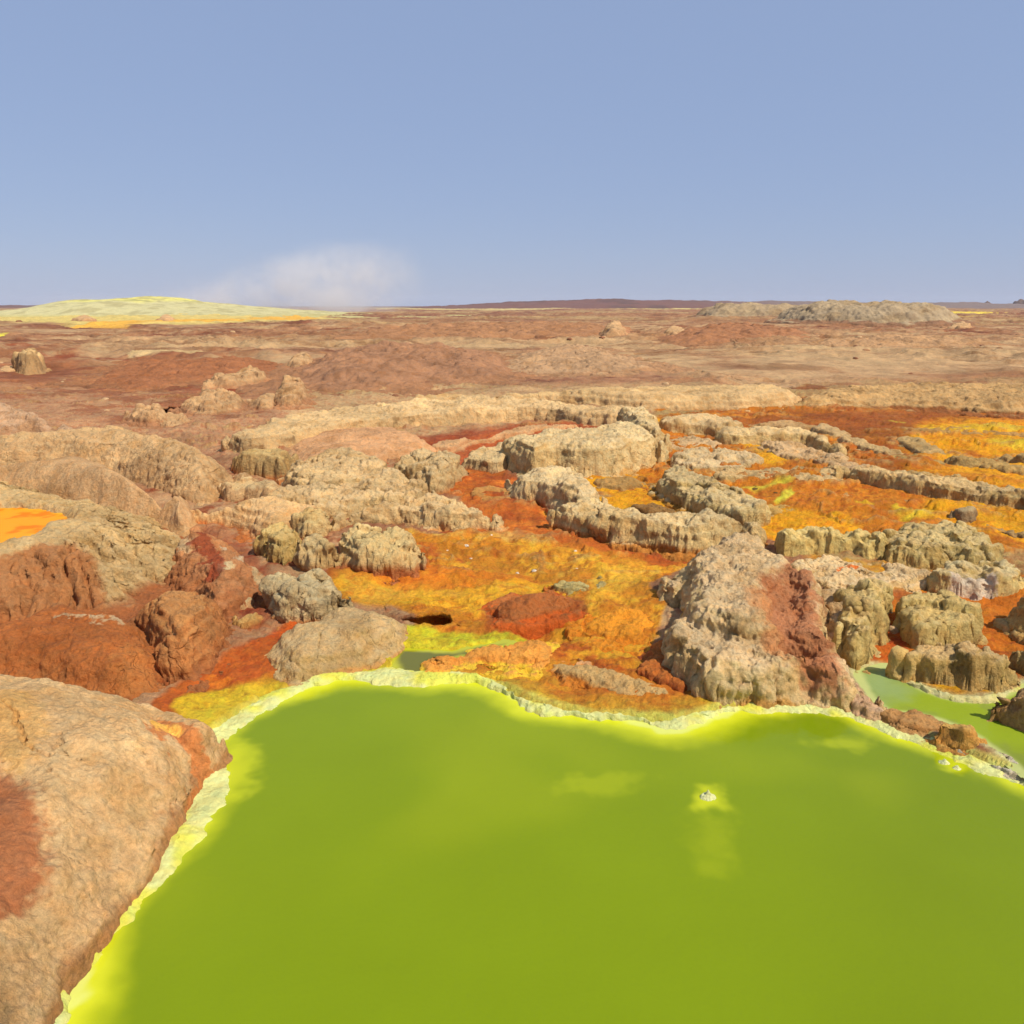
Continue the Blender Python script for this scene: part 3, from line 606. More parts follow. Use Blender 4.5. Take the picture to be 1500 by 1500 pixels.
F_('knobbly_rock', 'low greyish knobbly rock below the dark crevice of the speckled mound', 'rock',
   [dict(P=[(328,716),(348,706),(380,706),(402,715),(410,735),(400,748),(365,742),(330,742)], H=.45, w=.25, kn=(.07,.3), fl=(.08,.3))],
   c(202,174,130), side=c(174,134,96), base=c(140,76,46), bh=.25, cap=40000)
# ---- centre left knobbly steps
ST = dict(side=c(200,170,120), base=c(190,124,70), bh=.25, rough=.065, strata=.05)
F_('knobbly_ridge', 'broad knobbly tan ridge, topmost of the steps left of the orange basin', 'rock ridge',
   [dict(P=[(425,700),(432,680),(470,668),(520,664),(555,675),(578,695),(620,715),(640,735),(590,745),(520,738),(450,732),(425,720)], H=.45, w=.4, kn=(.08,.45), fl=(.08,.4))], c(208,180,136), cap=90000, **ST)
F_('knobbly_ridge', 'uneven knobbly tan step in the middle of the steps left of the orange basin', 'rock ridge',
   [dict(P=[(395,740),(405,722),(450,715),(520,722),(590,732),(640,740),(630,758),(560,762),(500,770),(440,768),(400,765)], H=.45, w=.3, kn=(.08,.35), fl=(.10,.35))], c(210,182,138), cap=90000, **ST)
F_('knobbly_ridge', 'long tan step with a pale front pointing right into the orange basin', 'rock ridge',
   [dict(P=[(486,775),(505,758),(560,745),(620,733),(660,738),(700,745),(722,758),(728,772),(700,780),(640,778),(580,772),(520,780)], H=.42, w=.28, kn=(.05,.35), fl=(.06,.35))], c(206,178,134), cap=90000, **{**ST, 'base': c(206,150,90)})
F_('salt_boulder', 'cauliflower shaped tan salt knob behind the long step', 'salt knob',
   [dict(P=[(576,695),(588,676),(615,666),(650,668),(676,682),(682,700),(665,712),(655,722),(630,728),(600,718),(580,710)], H=.55, w=.35, kn=(.11,.38), fl=(.05,.3))], c(208,182,138), cap=60000, **ST)
F_('salt_boulder', 'crowned tan salt knob with rust brown foot standing in the yellow flat', 'salt knob',
   [dict(P=[(497,812),(503,790),(520,781),(550,786),(575,782),(598,790),(612,808),(622,825),(612,840),(570,848),(520,842),(500,832)], H=.48, w=.3, kn=(.10,.26), fl=(.06,.25))], c(208,184,134), cap=70000, **{**ST, 'bh': .42, 'base': c(176,108,62)})
F_('salt_boulder', 'spiky grey salt knob just behind the smooth shore boulder', 'salt knob',
   [dict(P=[(402,885),(405,862),(420,850),(440,858),(458,850),(480,854),(497,870),(512,888),(506,902),(470,918),(425,918),(405,905)], H=.45, w=.28, kn=(.08,.22), fl=(.05,.2))], c(206,188,148), cap=70000, **{**ST, 'side': c(186,160,118)})
F_('salt_boulder', 'small upright salt knob between the spiky grey and the crowned knob', 'salt knob',
   [dict(P=[(438,825),(446,804),(462,797),(478,802),(492,815),(498,832),(486,843),(462,846),(444,840)], H=.42, w=.2, kn=(.08,.2), fl=(.05,.2))], c(206,184,138), cap=40000, **ST)
F_('salt_boulder', 'narrow yellowish salt knob left of the small upright one', 'salt knob',
   [dict(P=[(384,815),(392,790),(410,778),(432,784),(438,805),(438,825),(420,836),(396,830)], H=.45, w=.22, kn=(.08,.22), fl=(.06,.2))], c(204,178,120), cap=40000, **{**ST, 'side': c(190,158,92)})
F_('salt_boulder', 'blocky yellow tan knob at the lower end of the uneven step', 'salt knob',
   [dict(P=[(430,785),(438,765),(460,757),(476,762),(480,785),(465,798),(440,798)], H=.42, w=.2, kn=(.06,.22), fl=(.06,.2))], c(210,184,130), cap=30000, **ST)
F_('shore_boulder', 'smooth grey tan boulder rising at the pool shore beside the dark pond', 'boulder',
   [dict(P=[(404,950),(418,922),(438,912),(452,918),(480,898),(520,891),(560,895),(584,906),(591,922),(584,944),(566,962),(540,978),(500,988),(460,1000),(425,1003),(404,985)], H=.36, w=.5, e=.6, und=.14, us=.5, sw=.06)],
   c(202,174,128), side=c(192,162,108), base=c(198,150,90), bh=.14, cap=90000, mat=M_CRACK, rough=.025, stain=.1, tr=.3,
   dark=[([(424,962),(438,975),(450,985)], .012, .04, .2), ([(450,975),(462,972),(470,982),(480,980)], .01, .03, .2), ([(470,915),(464,935),(462,945)], .01, .03, .4)])
# ---- crust shelves over the pits
def shelf(P, H, label, top, lift=.10):
    o = F_('crust_shelf', label, 'crust shelf', [dict(P=P, H=H, w=.25, e=.6)], top, base=c(150,90,50), bh=.1, cap=30000, rough=.03)
    return o
def roof(P, z, th, label, top, seed):
    W2 = at(*smooth_poly(P, 3).T, z); lo = W2.min(0); hi = W2.max(0); n = 90
    a = np.linspace(lo[0], hi[0], n*2); b = np.linspace(lo[1], hi[1], n); B, A = np.meshgrid(b, a, indexing='ij')
    s0 = max(1, lo[1]/18); d, _ = sdf((A+.05*fbm(A, B, .3, 3, seed)*s0), B, W2, 3.); k = d > 0
    up = gz(A, B, GH0)+th+.01*s0*fbm(A, B, .12*s0, 4, seed+1)
    dn = up-.05*s0-.03*s0*sstep(0, .1*s0, d)
    F = grid_faces(n, n*2); F = F[k.ravel()[F].all(1)]; N0 = n*n*2
    from collections import Counter
    V = np.concatenate([np.stack([A, B, up], -1).reshape(-1, 3), np.stack([A, B, dn], -1).reshape(-1, 3)])
    E = Counter()
    for f in F:
        for i in range(4): E[(f[i], f[(i+1) % 4])] += 1
    S = [(p, q, q+N0, p+N0) for (p, q) in E if (q, p) not in E]
    Fa = np.concatenate([F, F[:, ::-1]+N0, np.array(S)[:, ::-1]]); C = gz(V[:, 0], V[:, 1], GC).astype(float); V, Fa, C = compact(V, Fa, C)
    org = V.mean(0); o = link('crust_shelf', V-org, Fa, M_ROCK, C); o.location = org
    return tag(o, label, 'crust shelf')
roof([(566,902),(582,905),(592,899),(618,894),(640,892),(656,893),(664,905),(676,912),(694,900),(690,878),(640,866),(590,868),(562,884)], .08, .012, 'yellow orange crust shelf arching over the dark hollow by the pond', c(220,160,50), 900)
roof([(226,600),(238,599),(252,594),(266,598),(278,602),(288,594),(270,580),(236,580),(222,590)], .1, .05, 'tan crust shelf over the black hollow in the left middle distance', c(190,145,105), 910)
roof([(1080,513),(1095,513),(1112,509),(1130,512),(1146,513),(1150,507),(1130,500),(1095,500),(1075,506)], .1, .08, 'pale crust shelf over the wide black hollow in the right distance', c(205,165,122), 920)
# ---- curved ridge and stepped wall
RD = dict(rough=.05, strata=.07, stain=.55)
F_('curved_ridge', 'long curved tan ridge arching behind the red basin', 'rock ridge',
   [dict(P=[(330,652),(380,628),(440,608),(500,600),(560,594),(640,590),(720,587),(800,590),(850,597),(900,599),(940,601),(958,618),(948,634),(905,634),(860,630),(800,622),(740,623),(680,628),(610,633),(540,640),(480,650),(420,662),(360,672)], H=.62, w=.35, e=.55, fl=(.12,.6))],
   c(214,184,138), side=c(196,162,116), base=c(178,116,70), bh=.12, cap=170000, **RD)
F_('smooth_mound', 'smooth pinkish slope inside the curved ridge above the red basin', 'mound',
   [dict(P=[(430,650),(480,632),(540,628),(600,632),(635,650),(645,664),(620,674),(560,680),(500,690),(440,680)], H=.4, w=.9, e=.8)], c(206,160,118), side=c(196,146,104), base=c(180,100,58), bh=.2, cap=60000, rough=.03, tr=.2)
F_('rock_ridge', 'thin low pink ridge inside the curved ridge, crossing the red basin', 'rock ridge',
   [dict(P=[(630,664),(640,650),(700,642),(745,630),(780,624),(820,622),(870,628),(800,640),(750,646),(700,652),(660,668)], H=.3, w=.3, e=.6, fl=(.05,.5))], c(206,164,120), side=c(190,136,94), base=c(176,92,52), bh=.25, cap=50000, rough=.04)
F_('rock_block', 'massive pale tan block of rock, largest in the stepped wall at the centre', 'rock block',
   [dict(P=[(738,665),(748,646),(790,638),(850,632),(900,625),(936,627),(958,642),(974,668),(960,682),(930,690),(905,700),(850,703),(815,699),(785,706),(755,698),(738,685)], H=.85, w=.42, e=.5, fl=(.12,.9), und=.08),
    dict(P=[(895,612),(920,600),(950,606),(965,630),(978,655),(960,668),(930,655),(905,632)], H=.8, w=.4, e=.55)],
   c(222,198,152), side=c(206,178,124), base=c(200,158,96), bh=.12, cap=150000, mat=M_CRACK, **RD)
F_('rock_block', 'small pale tan block with a rust red foot left of the massive block', 'rock block',
   [dict(P=[(678,684),(690,665),(712,655),(738,655),(742,680),(735,698),(705,696),(685,692)], H=.42, w=.2, fl=(.05,.4))], c(214,188,142), side=c(204,172,122), base=c(190,96,44), bh=.35, cap=40000, **RD)
F_('rock_block', 'stepped pale block in front of the massive block, orange basin below', 'rock block',
   [dict(P=[(744,718),(752,700),(790,688),(830,690),(860,708),(885,735),(885,752),(860,765),(825,752),(790,740),(755,735)], H=.55, w=.3, e=.5, fl=(.08,.5))], c(218,194,150), side=c(200,172,124), base=c(190,110,56), bh=.18, cap=90000, **RD)
F_('rock_ridge', 'long pale ridge descending right from the stepped block to the great hummock', 'rock ridge',
   [dict(P=[(808,768),(816,748),(850,735),(885,738),(920,750),(960,757),(1010,764),(1060,766),(1096,778),(1110,796),(1070,808),(1010,813),(950,804),(890,795),(830,782)], H=.5, w=.24, e=.5, fl=(.10,.45), kn=(.03,.25))],
   c(216,192,146), side=c(200,172,118), base=c(190,128,58), bh=.2, cap=150000, **RD)
# ---- the great hummock
F_('great_hummock', 'big tan hummock with fluted front and rust red gully beside the pool', 'hummock',
   [dict(P=[(962,862),(985,836),(1010,814),(1055,797),(1100,790),(1132,804),(1160,832),(1194,858),(1206,900),(1216,945),(1232,975),(1225,1000),(1180,1005),(1090,1000),(1010,985),(976,960),(985,930),(1000,908),(985,890)], H=.70, w=.42, e=.62, und=.10, sw=.05, sk=.2, fl=(.06,.5), grow=.02),
    dict(P=[(972,972),(978,935),(1000,912),(1050,915),(1110,935),(1155,960),(1195,978),(1228,998),(1240,1020),(1225,1034),(1180,1028),(1100,1034),(1035,1030),(990,1005)], H=.52, w=.26, e=.5, fl=(.16,.32), kn=(.03,.18), sw=.05, k=.7, grow=.02),
    dict(P=[(1150,975),(1200,970),(1240,984),(1275,1010),(1294,1036),(1250,1041),(1190,1036),(1150,1024)], H=.36, w=.24, e=.55, sw=.05, k=.7, grow=.02, fl=(.08,.3)),
    dict(P=[(964,882),(975,862),(992,856),(1004,870),(998,890),(980,898)], H=.4, w=.15, e=.5, sw=.05)],
   c(214,188,148), side=c(204,178,124), base=c(196,150,84), bh=.08, cap=300000, rough=.05, strata=.02, stain=.6, kk=.16, tr=.3,
   cuts=[([(1105,880),(1128,858),(1162,850),(1192,872),(1196,915),(1208,945),(1195,950),(1145,945),(1120,920)], .28, .5)],
   paint=[([(1108,880),(1140,862),(1165,842),(1196,868),(1200,915),(1236,972),(1212,972),(1150,960),(1122,925)], c(168,98,60), .45, .16, .8),
          ([(1096,885),(1115,885),(1140,930),(1165,960),(1135,950),(1104,915)], c(206,150,98), .5, .1, .6), ([(962,886),(980,876),(1004,884),(998,900),(978,902)], c(214,156,56), .3, .05, .8)])
F_('rock_ridge', 'orange ledge with a dark red crack at the left foot of the great hummock', 'rock ridge',
   [dict(P=[(935,985),(945,960),(965,938),(985,950),(990,985),(1004,1008),(1000,1022),(960,1005),(935,998)], H=.22, w=.16, fl=(.05,.2), kn=(.03,.15))], c(198,120,56), side=c(176,94,44), base=c(160,80,38), cap=50000)
F_('rock_ridge', 'low brown ridge between the green pool and the small pond on the right', 'rock ridge',
   [dict(P=[(1275,1052),(1290,1040),(1330,1040),(1370,1048),(1395,1062),(1402,1078),(1385,1086),(1350,1080),(1310,1068)], H=.17, w=.14, grow=0., sw=.05, e=.6)], c(188,144,92), side=c(166,116,66), base=c(190,160,110), bh=.15, cap=40000)
F_('salt_boulder', 'orange yellow salt knob at the end of the low brown ridge', 'salt knob',
   [dict(P=[(1375,1088),(1385,1070),(1405,1062),(1425,1072),(1434,1090),(1415,1100),(1390,1096)], H=.2, w=.12, kn=(.04,.15))], c(214,172,98), side=c(206,146,66), base=c(196,140,70), cap=30000)
F_('gravel_bank', 'pale grey crumbly salt bank at the right end of the pool rim', 'salt bank',
   [dict(P=[(1370,1088),(1400,1092),(1440,1094),(1480,1112),(1540,1136),(1620,1162),(1640,1188),(1560,1165),(1500,1144),(1440,1120),(1400,1104)], H=.07, w=.12, kn=(.02,.07), grow=0., sw=.05)], c(206,198,178), side=c(196,188,160), base=c(200,196,150), bh=.1, cap=80000, rough=.03)
F_('gravel_bank', 'pinkish crumbly bank linking the great hummock to the low brown ridge', 'salt bank',
   [dict(P=[(1225,1010),(1255,1000),(1278,1018),(1300,1042),(1310,1062),(1280,1058),(1250,1044),(1240,1030)], H=.16, w=.16, kn=(.02,.1), grow=0., sw=.05)], c(206,172,140), side=c(196,158,116), base=c(200,160,90), bh=.15, cap=50000, rough=.04)
# ---- low mounds in the orange basin
F_('low_mound', 'low grey tan mound at the pool edge in the orange basin', 'mound',
   [dict(P=[(812,985),(835,974),(880,976),(930,992),(975,1008),(990,1028),(960,1036),(900,1028),(840,1006)], H=.16, grow=0., w=.25, e=.7)], c(198,164,110), side=c(190,150,92), base=c(206,130,48), bh=.3, cap=50000, rough=.04)
F_('low_mound', 'rust brown low mound right of the dark hollow', 'mound',
   [dict(P=[(722,892),(750,876),(800,868),(842,878),(850,892),(820,902),(760,912),(730,908)], H=.18, w=.3, e=.8)], c(172,104,54), side=c(168,92,44), base=c(196,96,34), bh=.3, cap=50000, rough=.04)
F_('crust_plate', 'cracked grey green crust plates amid the orange basin', 'crust plate',
   [dict(P=[(806,856),(830,851),(862,852),(880,844),(886,856),(878,868),(850,872),(815,864)], H=.10, w=.12, e=.4, kn=(.03,.2))], c(190,176,120), side=c(160,140,84), base=c(190,110,40), bh=.3, cap=40000, mat=M_CRACK,
   dark=[([(812,858),(845,856)], .02, .06, .1), ([(850,858),(878,866)], .02, .06, .1)])
F_('low_mound', 'peach orange low mound along the right side of the dark pond', 'mound',
   [dict(P=[(632,978),(655,966),(690,957),(740,948),(790,945),(812,962),(795,980),(740,982),(690,980)], H=.11, grow=0., w=.3, e=.7, kn=(.03,.3))], c(222,156,72), side=c(212,136,56), base=c(236,196,60), bh=.3, cap=60000, rough=.04)
F_('low_mound', 'small pale peach ledge above the low grey tan mound', 'mound',
   [dict(P=[(798,974),(820,966),(845,966),(850,974),(830,982),(805,984)], H=.07, w=.1)], c(220,170,120), base=ORANGE, bh=.3, cap=15000)
F_('low_mound', 'low orange tan swell in the middle of the orange basin, left of the hummock', 'mound',
   [dict(P=[(860,905),(900,892),(945,898),(965,925),(940,950),(890,945),(860,930)], H=.14, w=.4, e=.9)], c(224,150,44), side=c(206,120,34), base=ORANGE, cap=40000)
F_('low_mound', 'grey brown low ledge at the foot of the stepped block', 'mound',
   [dict(P=[(690,725),(710,712),(740,716),(755,730),(735,740),(705,738)], H=.15, w=.2)], c(190,140,78), side=c(200,110,46), base=c(196,90,30), bh=.3, cap=20000)
# ---- right knobbly group
KG = dict(side=c(190,166,100), base=c(186,150,90), bh=.15, rough=.05, stain=.45)
F_('knobbly_ridge', 'yellowish knobbly ridge directly right of the great hummock top', 'rock ridge',
   [dict(P=[(1140,805),(1146,788),(1180,780),(1220,786),(1250,782),(1288,790),(1294,808),(1280,830),(1240,824),(1190,818),(1150,822)], H=.38, w=.2, e=.45, kn=(.11,.30), fl=(.05,.25))], c(212,190,130), cap=110000, **KG)
F_('knobbly_mound', 'large knobbly mound, highest of the right hand group', 'mound',
   [dict(P=[(1290,812),(1300,788),(1330,776),(1380,772),(1415,780),(1440,800),(1458,828),(1440,845),(1380,842),(1330,842),(1300,835)], H=.45, w=.35, e=.6, kn=(.11,.30), fl=(.05,.3))], c(208,186,134), cap=130000, **KG)
F_('knobbly_mound', 'low round mound with a whitish hollow top and lobed front', 'mound',
   [dict(P=[(1360,862),(1364,842),(1385,832),(1430,828),(1470,832),(1494,846),(1500,862),(1488,876),(1440,880),(1395,876),(1370,872)], H=.36, w=.16, e=.4, kn=(.06,.32), fl=(.12,.32))], c(206,186,140), cap=110000, **KG,
   cuts=[([(1385,850),(1420,844),(1455,848),(1450,856),(1410,858)], .06, .3)], paint=[([(1385,848),(1420,842),(1458,846),(1450,858),(1410,860)], c(212,196,180), .3, .05, .8)])
F_('crust_plate', 'wide cracked pinkish crust plate in front of the knobbly ridges', 'crust plate',
   [dict(P=[(1160,842),(1172,824),(1210,816),(1270,824),(1330,834),(1368,852),(1340,868),(1300,875),(1280,888),(1235,890),(1190,868)], H=.22, w=.18, e=.4, kn=(.05,.35), und=.3, us=.5)], c(216,190,148), side=c(200,168,110), base=c(196,150,84), bh=.2,
   cap=130000, mat=M_CRACK, rough=.05, paint=[([(1215,834),(1250,832),(1252,840),(1225,843)], c(226,116,40), .2, .05, .95)],
   dark=[([(1190,840),(1230,836),(1270,844)], .02, .06, .2), ([(1270,838),(1275,852),(1300,858)], .02, .07, .2), ([(1200,855),(1240,862)], .02, .06, .2)])
F_('knobbly_ridge', 'upright row of knobs falling from the crust plate to the small pond', 'rock ridge',
   [dict(P=[(1222,905),(1240,878),(1270,866),(1292,876),(1294,905),(1282,940),(1272,965),(1258,985),(1236,978),(1224,958),(1238,930)], H=.45, w=.2, e=.5, kn=(.12,.28), fl=(.05,.3))], c(208,184,128), cap=110000, **KG)
F_('rock_slab', 'grey layered slab leaning between the hummock gully and the row of knobs', 'rock slab',
   [dict(P=[(1190,888),(1198,866),(1225,872),(1245,888),(1242,925),(1235,955),(1212,950),(1200,920)], H=.36, w=.3, e=.6)], c(196,168,128), side=c(180,146,104), base=c(160,96,60), bh=.2, cap=60000, rough=.05, strata=.05, mat=M_CRACK)
F_('salt_lump', 'small grey stone lodged in the red gully of the great hummock', 'salt lump',
   [dict(P=[(1192,942),(1200,934),(1220,936),(1226,948),(1212,956),(1196,952)], H=.3, w=.15)], c(200,160,120), base=RUST, cap=15000)
F_('knobbly_ridge', 'pillared knobbly rock behind the fluted wall at the small pond', 'rock ridge',
   [dict(P=[(1318,915),(1328,892),(1360,884),(1400,890),(1418,908),(1422,935),(1410,952),(1370,958),(1330,955)], H=.42, w=.16, e=.4, kn=(.11,.30), fl=(.10,.28))], c(206,182,124), cap=110000, **KG)
F_('fluted_wall', 'fluted knobbly wall at the far shore of the small right pond', 'rock wall',
   [dict(P=[(1316,985),(1326,962),(1360,948),(1410,950),(1455,960),(1484,978),(1488,1000),(1470,1014),(1430,1020),(1395,1016),(1350,1008),(1325,998)], H=.40, w=.14, e=.38, grow=0., sw=.05, kn=(.07,.26), fl=(.15,.28))], c(212,182,130), cap=130000, **{**KG, 'side': c(200,168,98), 'base': c(200,160,84)})
F_('boulder', 'brownish knobbly boulder at the right edge beside the small pond', 'boulder',
   [dict(P=[(1455,1050),(1468,1030),(1495,1020),(1560,1020),(1620,1030),(1620,1085),(1540,1092),(1490,1078),(1462,1066)], H=.34, w=.18, grow=0., sw=.06, kn=(.07,.22), fl=(.06,.25))], c(196,160,112), cap=70000, **{**KG, 'side': c(184,146,92)})
F_('boulder', 'dark knobbly boulder cut by the right edge above the orange flat', 'boulder',
   [dict(P=[(1484,915),(1490,890),(1520,880),(1580,885),(1600,930),(1540,940),(1498,932)], H=.42, w=.2, kn=(.06,.3))], c(190,160,110), cap=50000, **KG)
F_('boulder', 'small knob at the right edge just above the small pond', 'boulder',
   [dict(P=[(1488,985),(1496,965),(1540,960),(1580,970),(1570,1000),(1510,1002)], H=.3, w=.16, kn=(.06,.25))], c(200,172,116), cap=40000, **KG)
F_('crust_plate', 'dark grey crust fragment in the orange gap above the small pond', 'crust plate',
   [dict(P=[(1292,900),(1300,890),(1325,892),(1335,905),(1315,912),(1298,908)], H=.14, w=.08, kn=(.03,.12))], c(160,142,112), side=c(120,100,74), base=c(150,90,40), cap=20000)
F_('salt_lump', 'little pale salt spike standing in the orange gap above the small pond', 'salt lump',
   [dict(P=[(1297,932),(1300,922),(1308,918),(1312,928),(1306,936)], H=.16, w=.06, kn=(.02,.06))], c(210,180,140), base=ORANGE, cap=8000)
# ---- right walls
WL_ = dict(rough=.05, strata=.06, stain=.75, base=c(170,130,70), bh=.12)
F_('fluted_wall', 'short tan wall with dark notches, farthest of the right hand walls', 'rock wall',
   [dict(P=[(968,628),(972,614),(1010,608),(1050,609),(1078,618),(1086,632),(1060,640),(1020,637),(980,634)], H=.42, w=.25, e=.4, fl=(.14,.8))], c(212,184,138), side=c(190,160,106), cap=60000, **WL_)
F_('fluted_wall', 'straight tan wall with a dark notch at its right end, over the yellow flat', 'rock wall',
   [dict(P=[(1050,650),(1054,634),(1100,629),(1160,630),(1196,637),(1222,655),(1232,668),(1205,668),(1180,656),(1120,656),(1070,656)], H=.45, w=.25, e=.4, fl=(.14,.8))], c(214,186,138), side=c(190,162,104), cap=80000, **WL_)
F_('fluted_wall', 'low broken wall below the straight wall with the notch', 'rock wall',
   [dict(P=[(1112,664),(1124,654),(1160,652),(1200,662),(1235,672),(1262,688),(1268,702),(1235,704),(1190,688),(1145,680)], H=.3, w=.3, e=.45, fl=(.14,.6), kn=(.05,.5))], c(206,174,132), side=c(180,148,96), cap=80000, **WL_)
F_('fluted_wall', 'long wall of rounded columns running to the right edge', 'rock wall',
   [dict(P=[(1222,706),(1240,690),(1290,692),(1340,700),(1400,708),(1460,718),(1530,728),(1620,738),(1620,768),(1540,762),(1480,754),(1420,748),(1360,738),(1300,726),(1255,718)], H=.48, w=.2, e=.38, fl=(.20,.55), kn=(.05,.5))], c(206,178,130), side=c(180,152,96), cap=150000, **WL_)
F_('rock_ridge', 'low grey green band of rock left of the wall of rounded columns', 'rock ridge',
   [dict(P=[(1040,704),(1060,692),(1120,690),(1180,686),(1235,694),(1250,712),(1220,722),(1160,716),(1110,712),(1060,712)], H=.26, w=.25, e=.5, kn=(.05,.5), fl=(.08,.5))], c(200,172,124), side=c(176,150,98), cap=70000, **WL_)
F_('knobbly_ridge', 'pale diagonal row of lumps crossing the orange flat behind the long ridge', 'rock ridge',
   [dict(P=[(966,716),(972,698),(1000,690),(1030,702),(1060,712),(1090,728),(1120,748),(1122,772),(1095,778),(1050,768),(1010,748),(980,732)], H=.38, w=.28, e=.5, kn=(.10,.42), fl=(.06,.4))], c(208,186,140), side=c(190,168,110), cap=100000, **{**WL_, 'base': c(190,140,60)})
F_('knobbly_ridge', 'small cluster of grey lumps beside the bright yellow flat', 'rock ridge',
   [dict(P=[(985,688),(992,672),(1020,666),(1060,664),(1095,668),(1112,680),(1100,692),(1060,697),(1010,696)], H=.28, w=.22, kn=(.10,.42))], c(206,182,142), side=c(184,158,108), cap=60000, **WL_)
F_('rock_ridge', 'low grey tan spit left of the bright yellow flat', 'rock ridge',
   [dict(P=[(960,658),(975,645),(1010,640),(1040,646),(1052,655),(1040,663),(1000,664)], H=.2, w=.3, kn=(.04,.4))], c(204,174,132), side=c(180,150,104), cap=40000, **WL_)
F_('boulder', 'flat topped grey boulder alone on the orange flat at the right', 'boulder',
   [dict(P=[(1390,766),(1398,752),(1420,746),(1436,755),(1434,768),(1415,776),(1400,775)], H=.34, w=.14, e=.4)], c(182,160,122), side=c(120,96,70), base=c(110,80,50), cap=30000, mat=M_CRACK)
F_('rock_ridge', 'thin dark broken ledge trailing right from the flat topped boulder', 'rock ridge',
   [dict(P=[(1425,772),(1436,766),(1470,776),(1510,786),(1600,800),(1600,812),(1520,800),(1470,792)], H=.18, w=.12, fl=(.08,.3), kn=(.03,.2))], c(170,142,96), side=c(120,96,60), cap=50000, **WL_)
for P, H, lab, t in [
  ([(1170,732),(1185,720),(1225,718),(1262,728),(1262,738),(1220,742),(1185,740)], .12, 'round rusty brown crust patch above the cracked plates on the orange flat', c(190,150,96)),
  ([(1238,762),(1262,752),(1290,758),(1316,775),(1290,774),(1255,770)], .10, 'thin wedge of grey tan crust lying on the orange flat', c(186,150,92)),
  ([(1288,740),(1310,735),(1340,738),(1336,746),(1300,748)], .08, 'small grey brown crust patch below the wall of rounded columns', c(170,132,84)),
  ([(1358,742),(1372,737),(1392,746),(1380,750)], .14, 'tilted dark crust piece left of the flat topped boulder', c(166,136,92)),
  ([(870,706),(895,700),(940,705),(950,712),(915,718),(885,714)], .10, 'grey crust streak on the orange flat right of the massive block', c(176,140,84)),
  ([(928,745),(945,738),(965,742),(972,752),(950,758)], .16, 'dark little rock sticking out of the orange flat above the long ridge', c(150,116,70)),
  ([(1228,644),(1250,641),(1285,652),(1314,662),(1300,668),(1262,660),(1240,652)], .2, 'low tan ledge on the rusty brown part of the orange flat', c(196,166,118)),
  ([(1306,672),(1330,666),(1370,676),(1390,688),(1350,692),(1318,684)], .2, 'low olive mound in front of the right hand yellow flat', c(180,150,92)),
  ([(1318,648),(1330,640),(1360,650),(1378,664),(1350,668),(1330,658)], .2, 'grey ledge left of the right hand yellow flat', c(186,158,108)),
  ([(1388,676),(1410,670),(1460,674),(1492,684),(1492,696),(1450,690),(1400,684)], .2, 'tan ledge in front of the right hand yellow flat', c(186,154,96)),
  ([(1320,632),(1380,628),(1460,630),(1530,636),(1530,645),(1450,642),(1380,640)], .16, 'long thin ledge crossing behind the right hand yellow flat', c(188,148,88)),
  ([(1100,624),(1140,618),(1190,624),(1192,630),(1140,630)], .16, 'narrow tan ledge behind the straight wall with the notch', c(196,160,112)),
  ([(1192,628),(1215,624),(1236,634),(1230,640),(1205,638)], .16, 'little pale ledge just behind the right end of the straight wall', c(200,170,124)),
  ([(1270,700),(1300,694),(1350,695),(1400,702),(1398,708),(1330,706)], .22, 'flat tan crust table just behind the wall of rounded columns', c(196,166,112)),
  ([(1470,672),(1500,668),(1560,672),(1560,684),(1500,682)], .24, 'dark edged ledge cut by the right edge beside the yellow flat', c(176,146,96)),
  ([(1105,722),(1112,717),(1135,719),(1140,726),(1120,730)], .06, 'dark hollow topped crust lump between two lemon yellow patches', c(110,88,44)),
  ([(1110,748),(1130,742),(1165,746),(1168,755),(1135,758)], .08, 'pale olive crust patch in front of the lemon yellow patches', c(196,160,90))]:
    F_('crust_ledge', lab, 'crust ledge', [dict(P=P, H=H, w=.22, e=.5, kn=(.04,.35), fl=(.05,.4))], t, side=t*.75, base=c(180,110,36), bh=.15, cap=22000, rough=.04, stain=.6)
F_('smooth_mound', 'long smooth pale mound with a rounded right end behind the ridges', 'mound',
   [dict(P=[(600,596),(640,584),(720,577),(820,574),(950,571),(1080,567),(1140,568),(1166,580),(1166,594),(1130,602),(1050,604),(980,606),(900,602),(800,594),(700,594)], H=.62, w=.8, e=.6, und=.05, us=3)], c(210,178,130), side=c(196,160,114), base=c(184,138,90), bh=.1, cap=110000, rough=.05, strata=.05, stain=.1)
F_('strata_bank', 'low banded tan bank along the far side of the orange flat', 'rock bank',
   [dict(P=[(1165,590),(1200,572),(1280,566),(1380,562),(1480,566),(1600,566),(1640,600),(1500,608),(1380,602),(1280,600),(1180,600)], H=.5, w=1.6, e=.8, fl=(.3,1.2), kn=(.06,.8))], c(196,160,110), side=c(172,134,84), base=c(150,94,50), bh=.2, cap=110000, rough=.06, strata=.12, stain=.4)
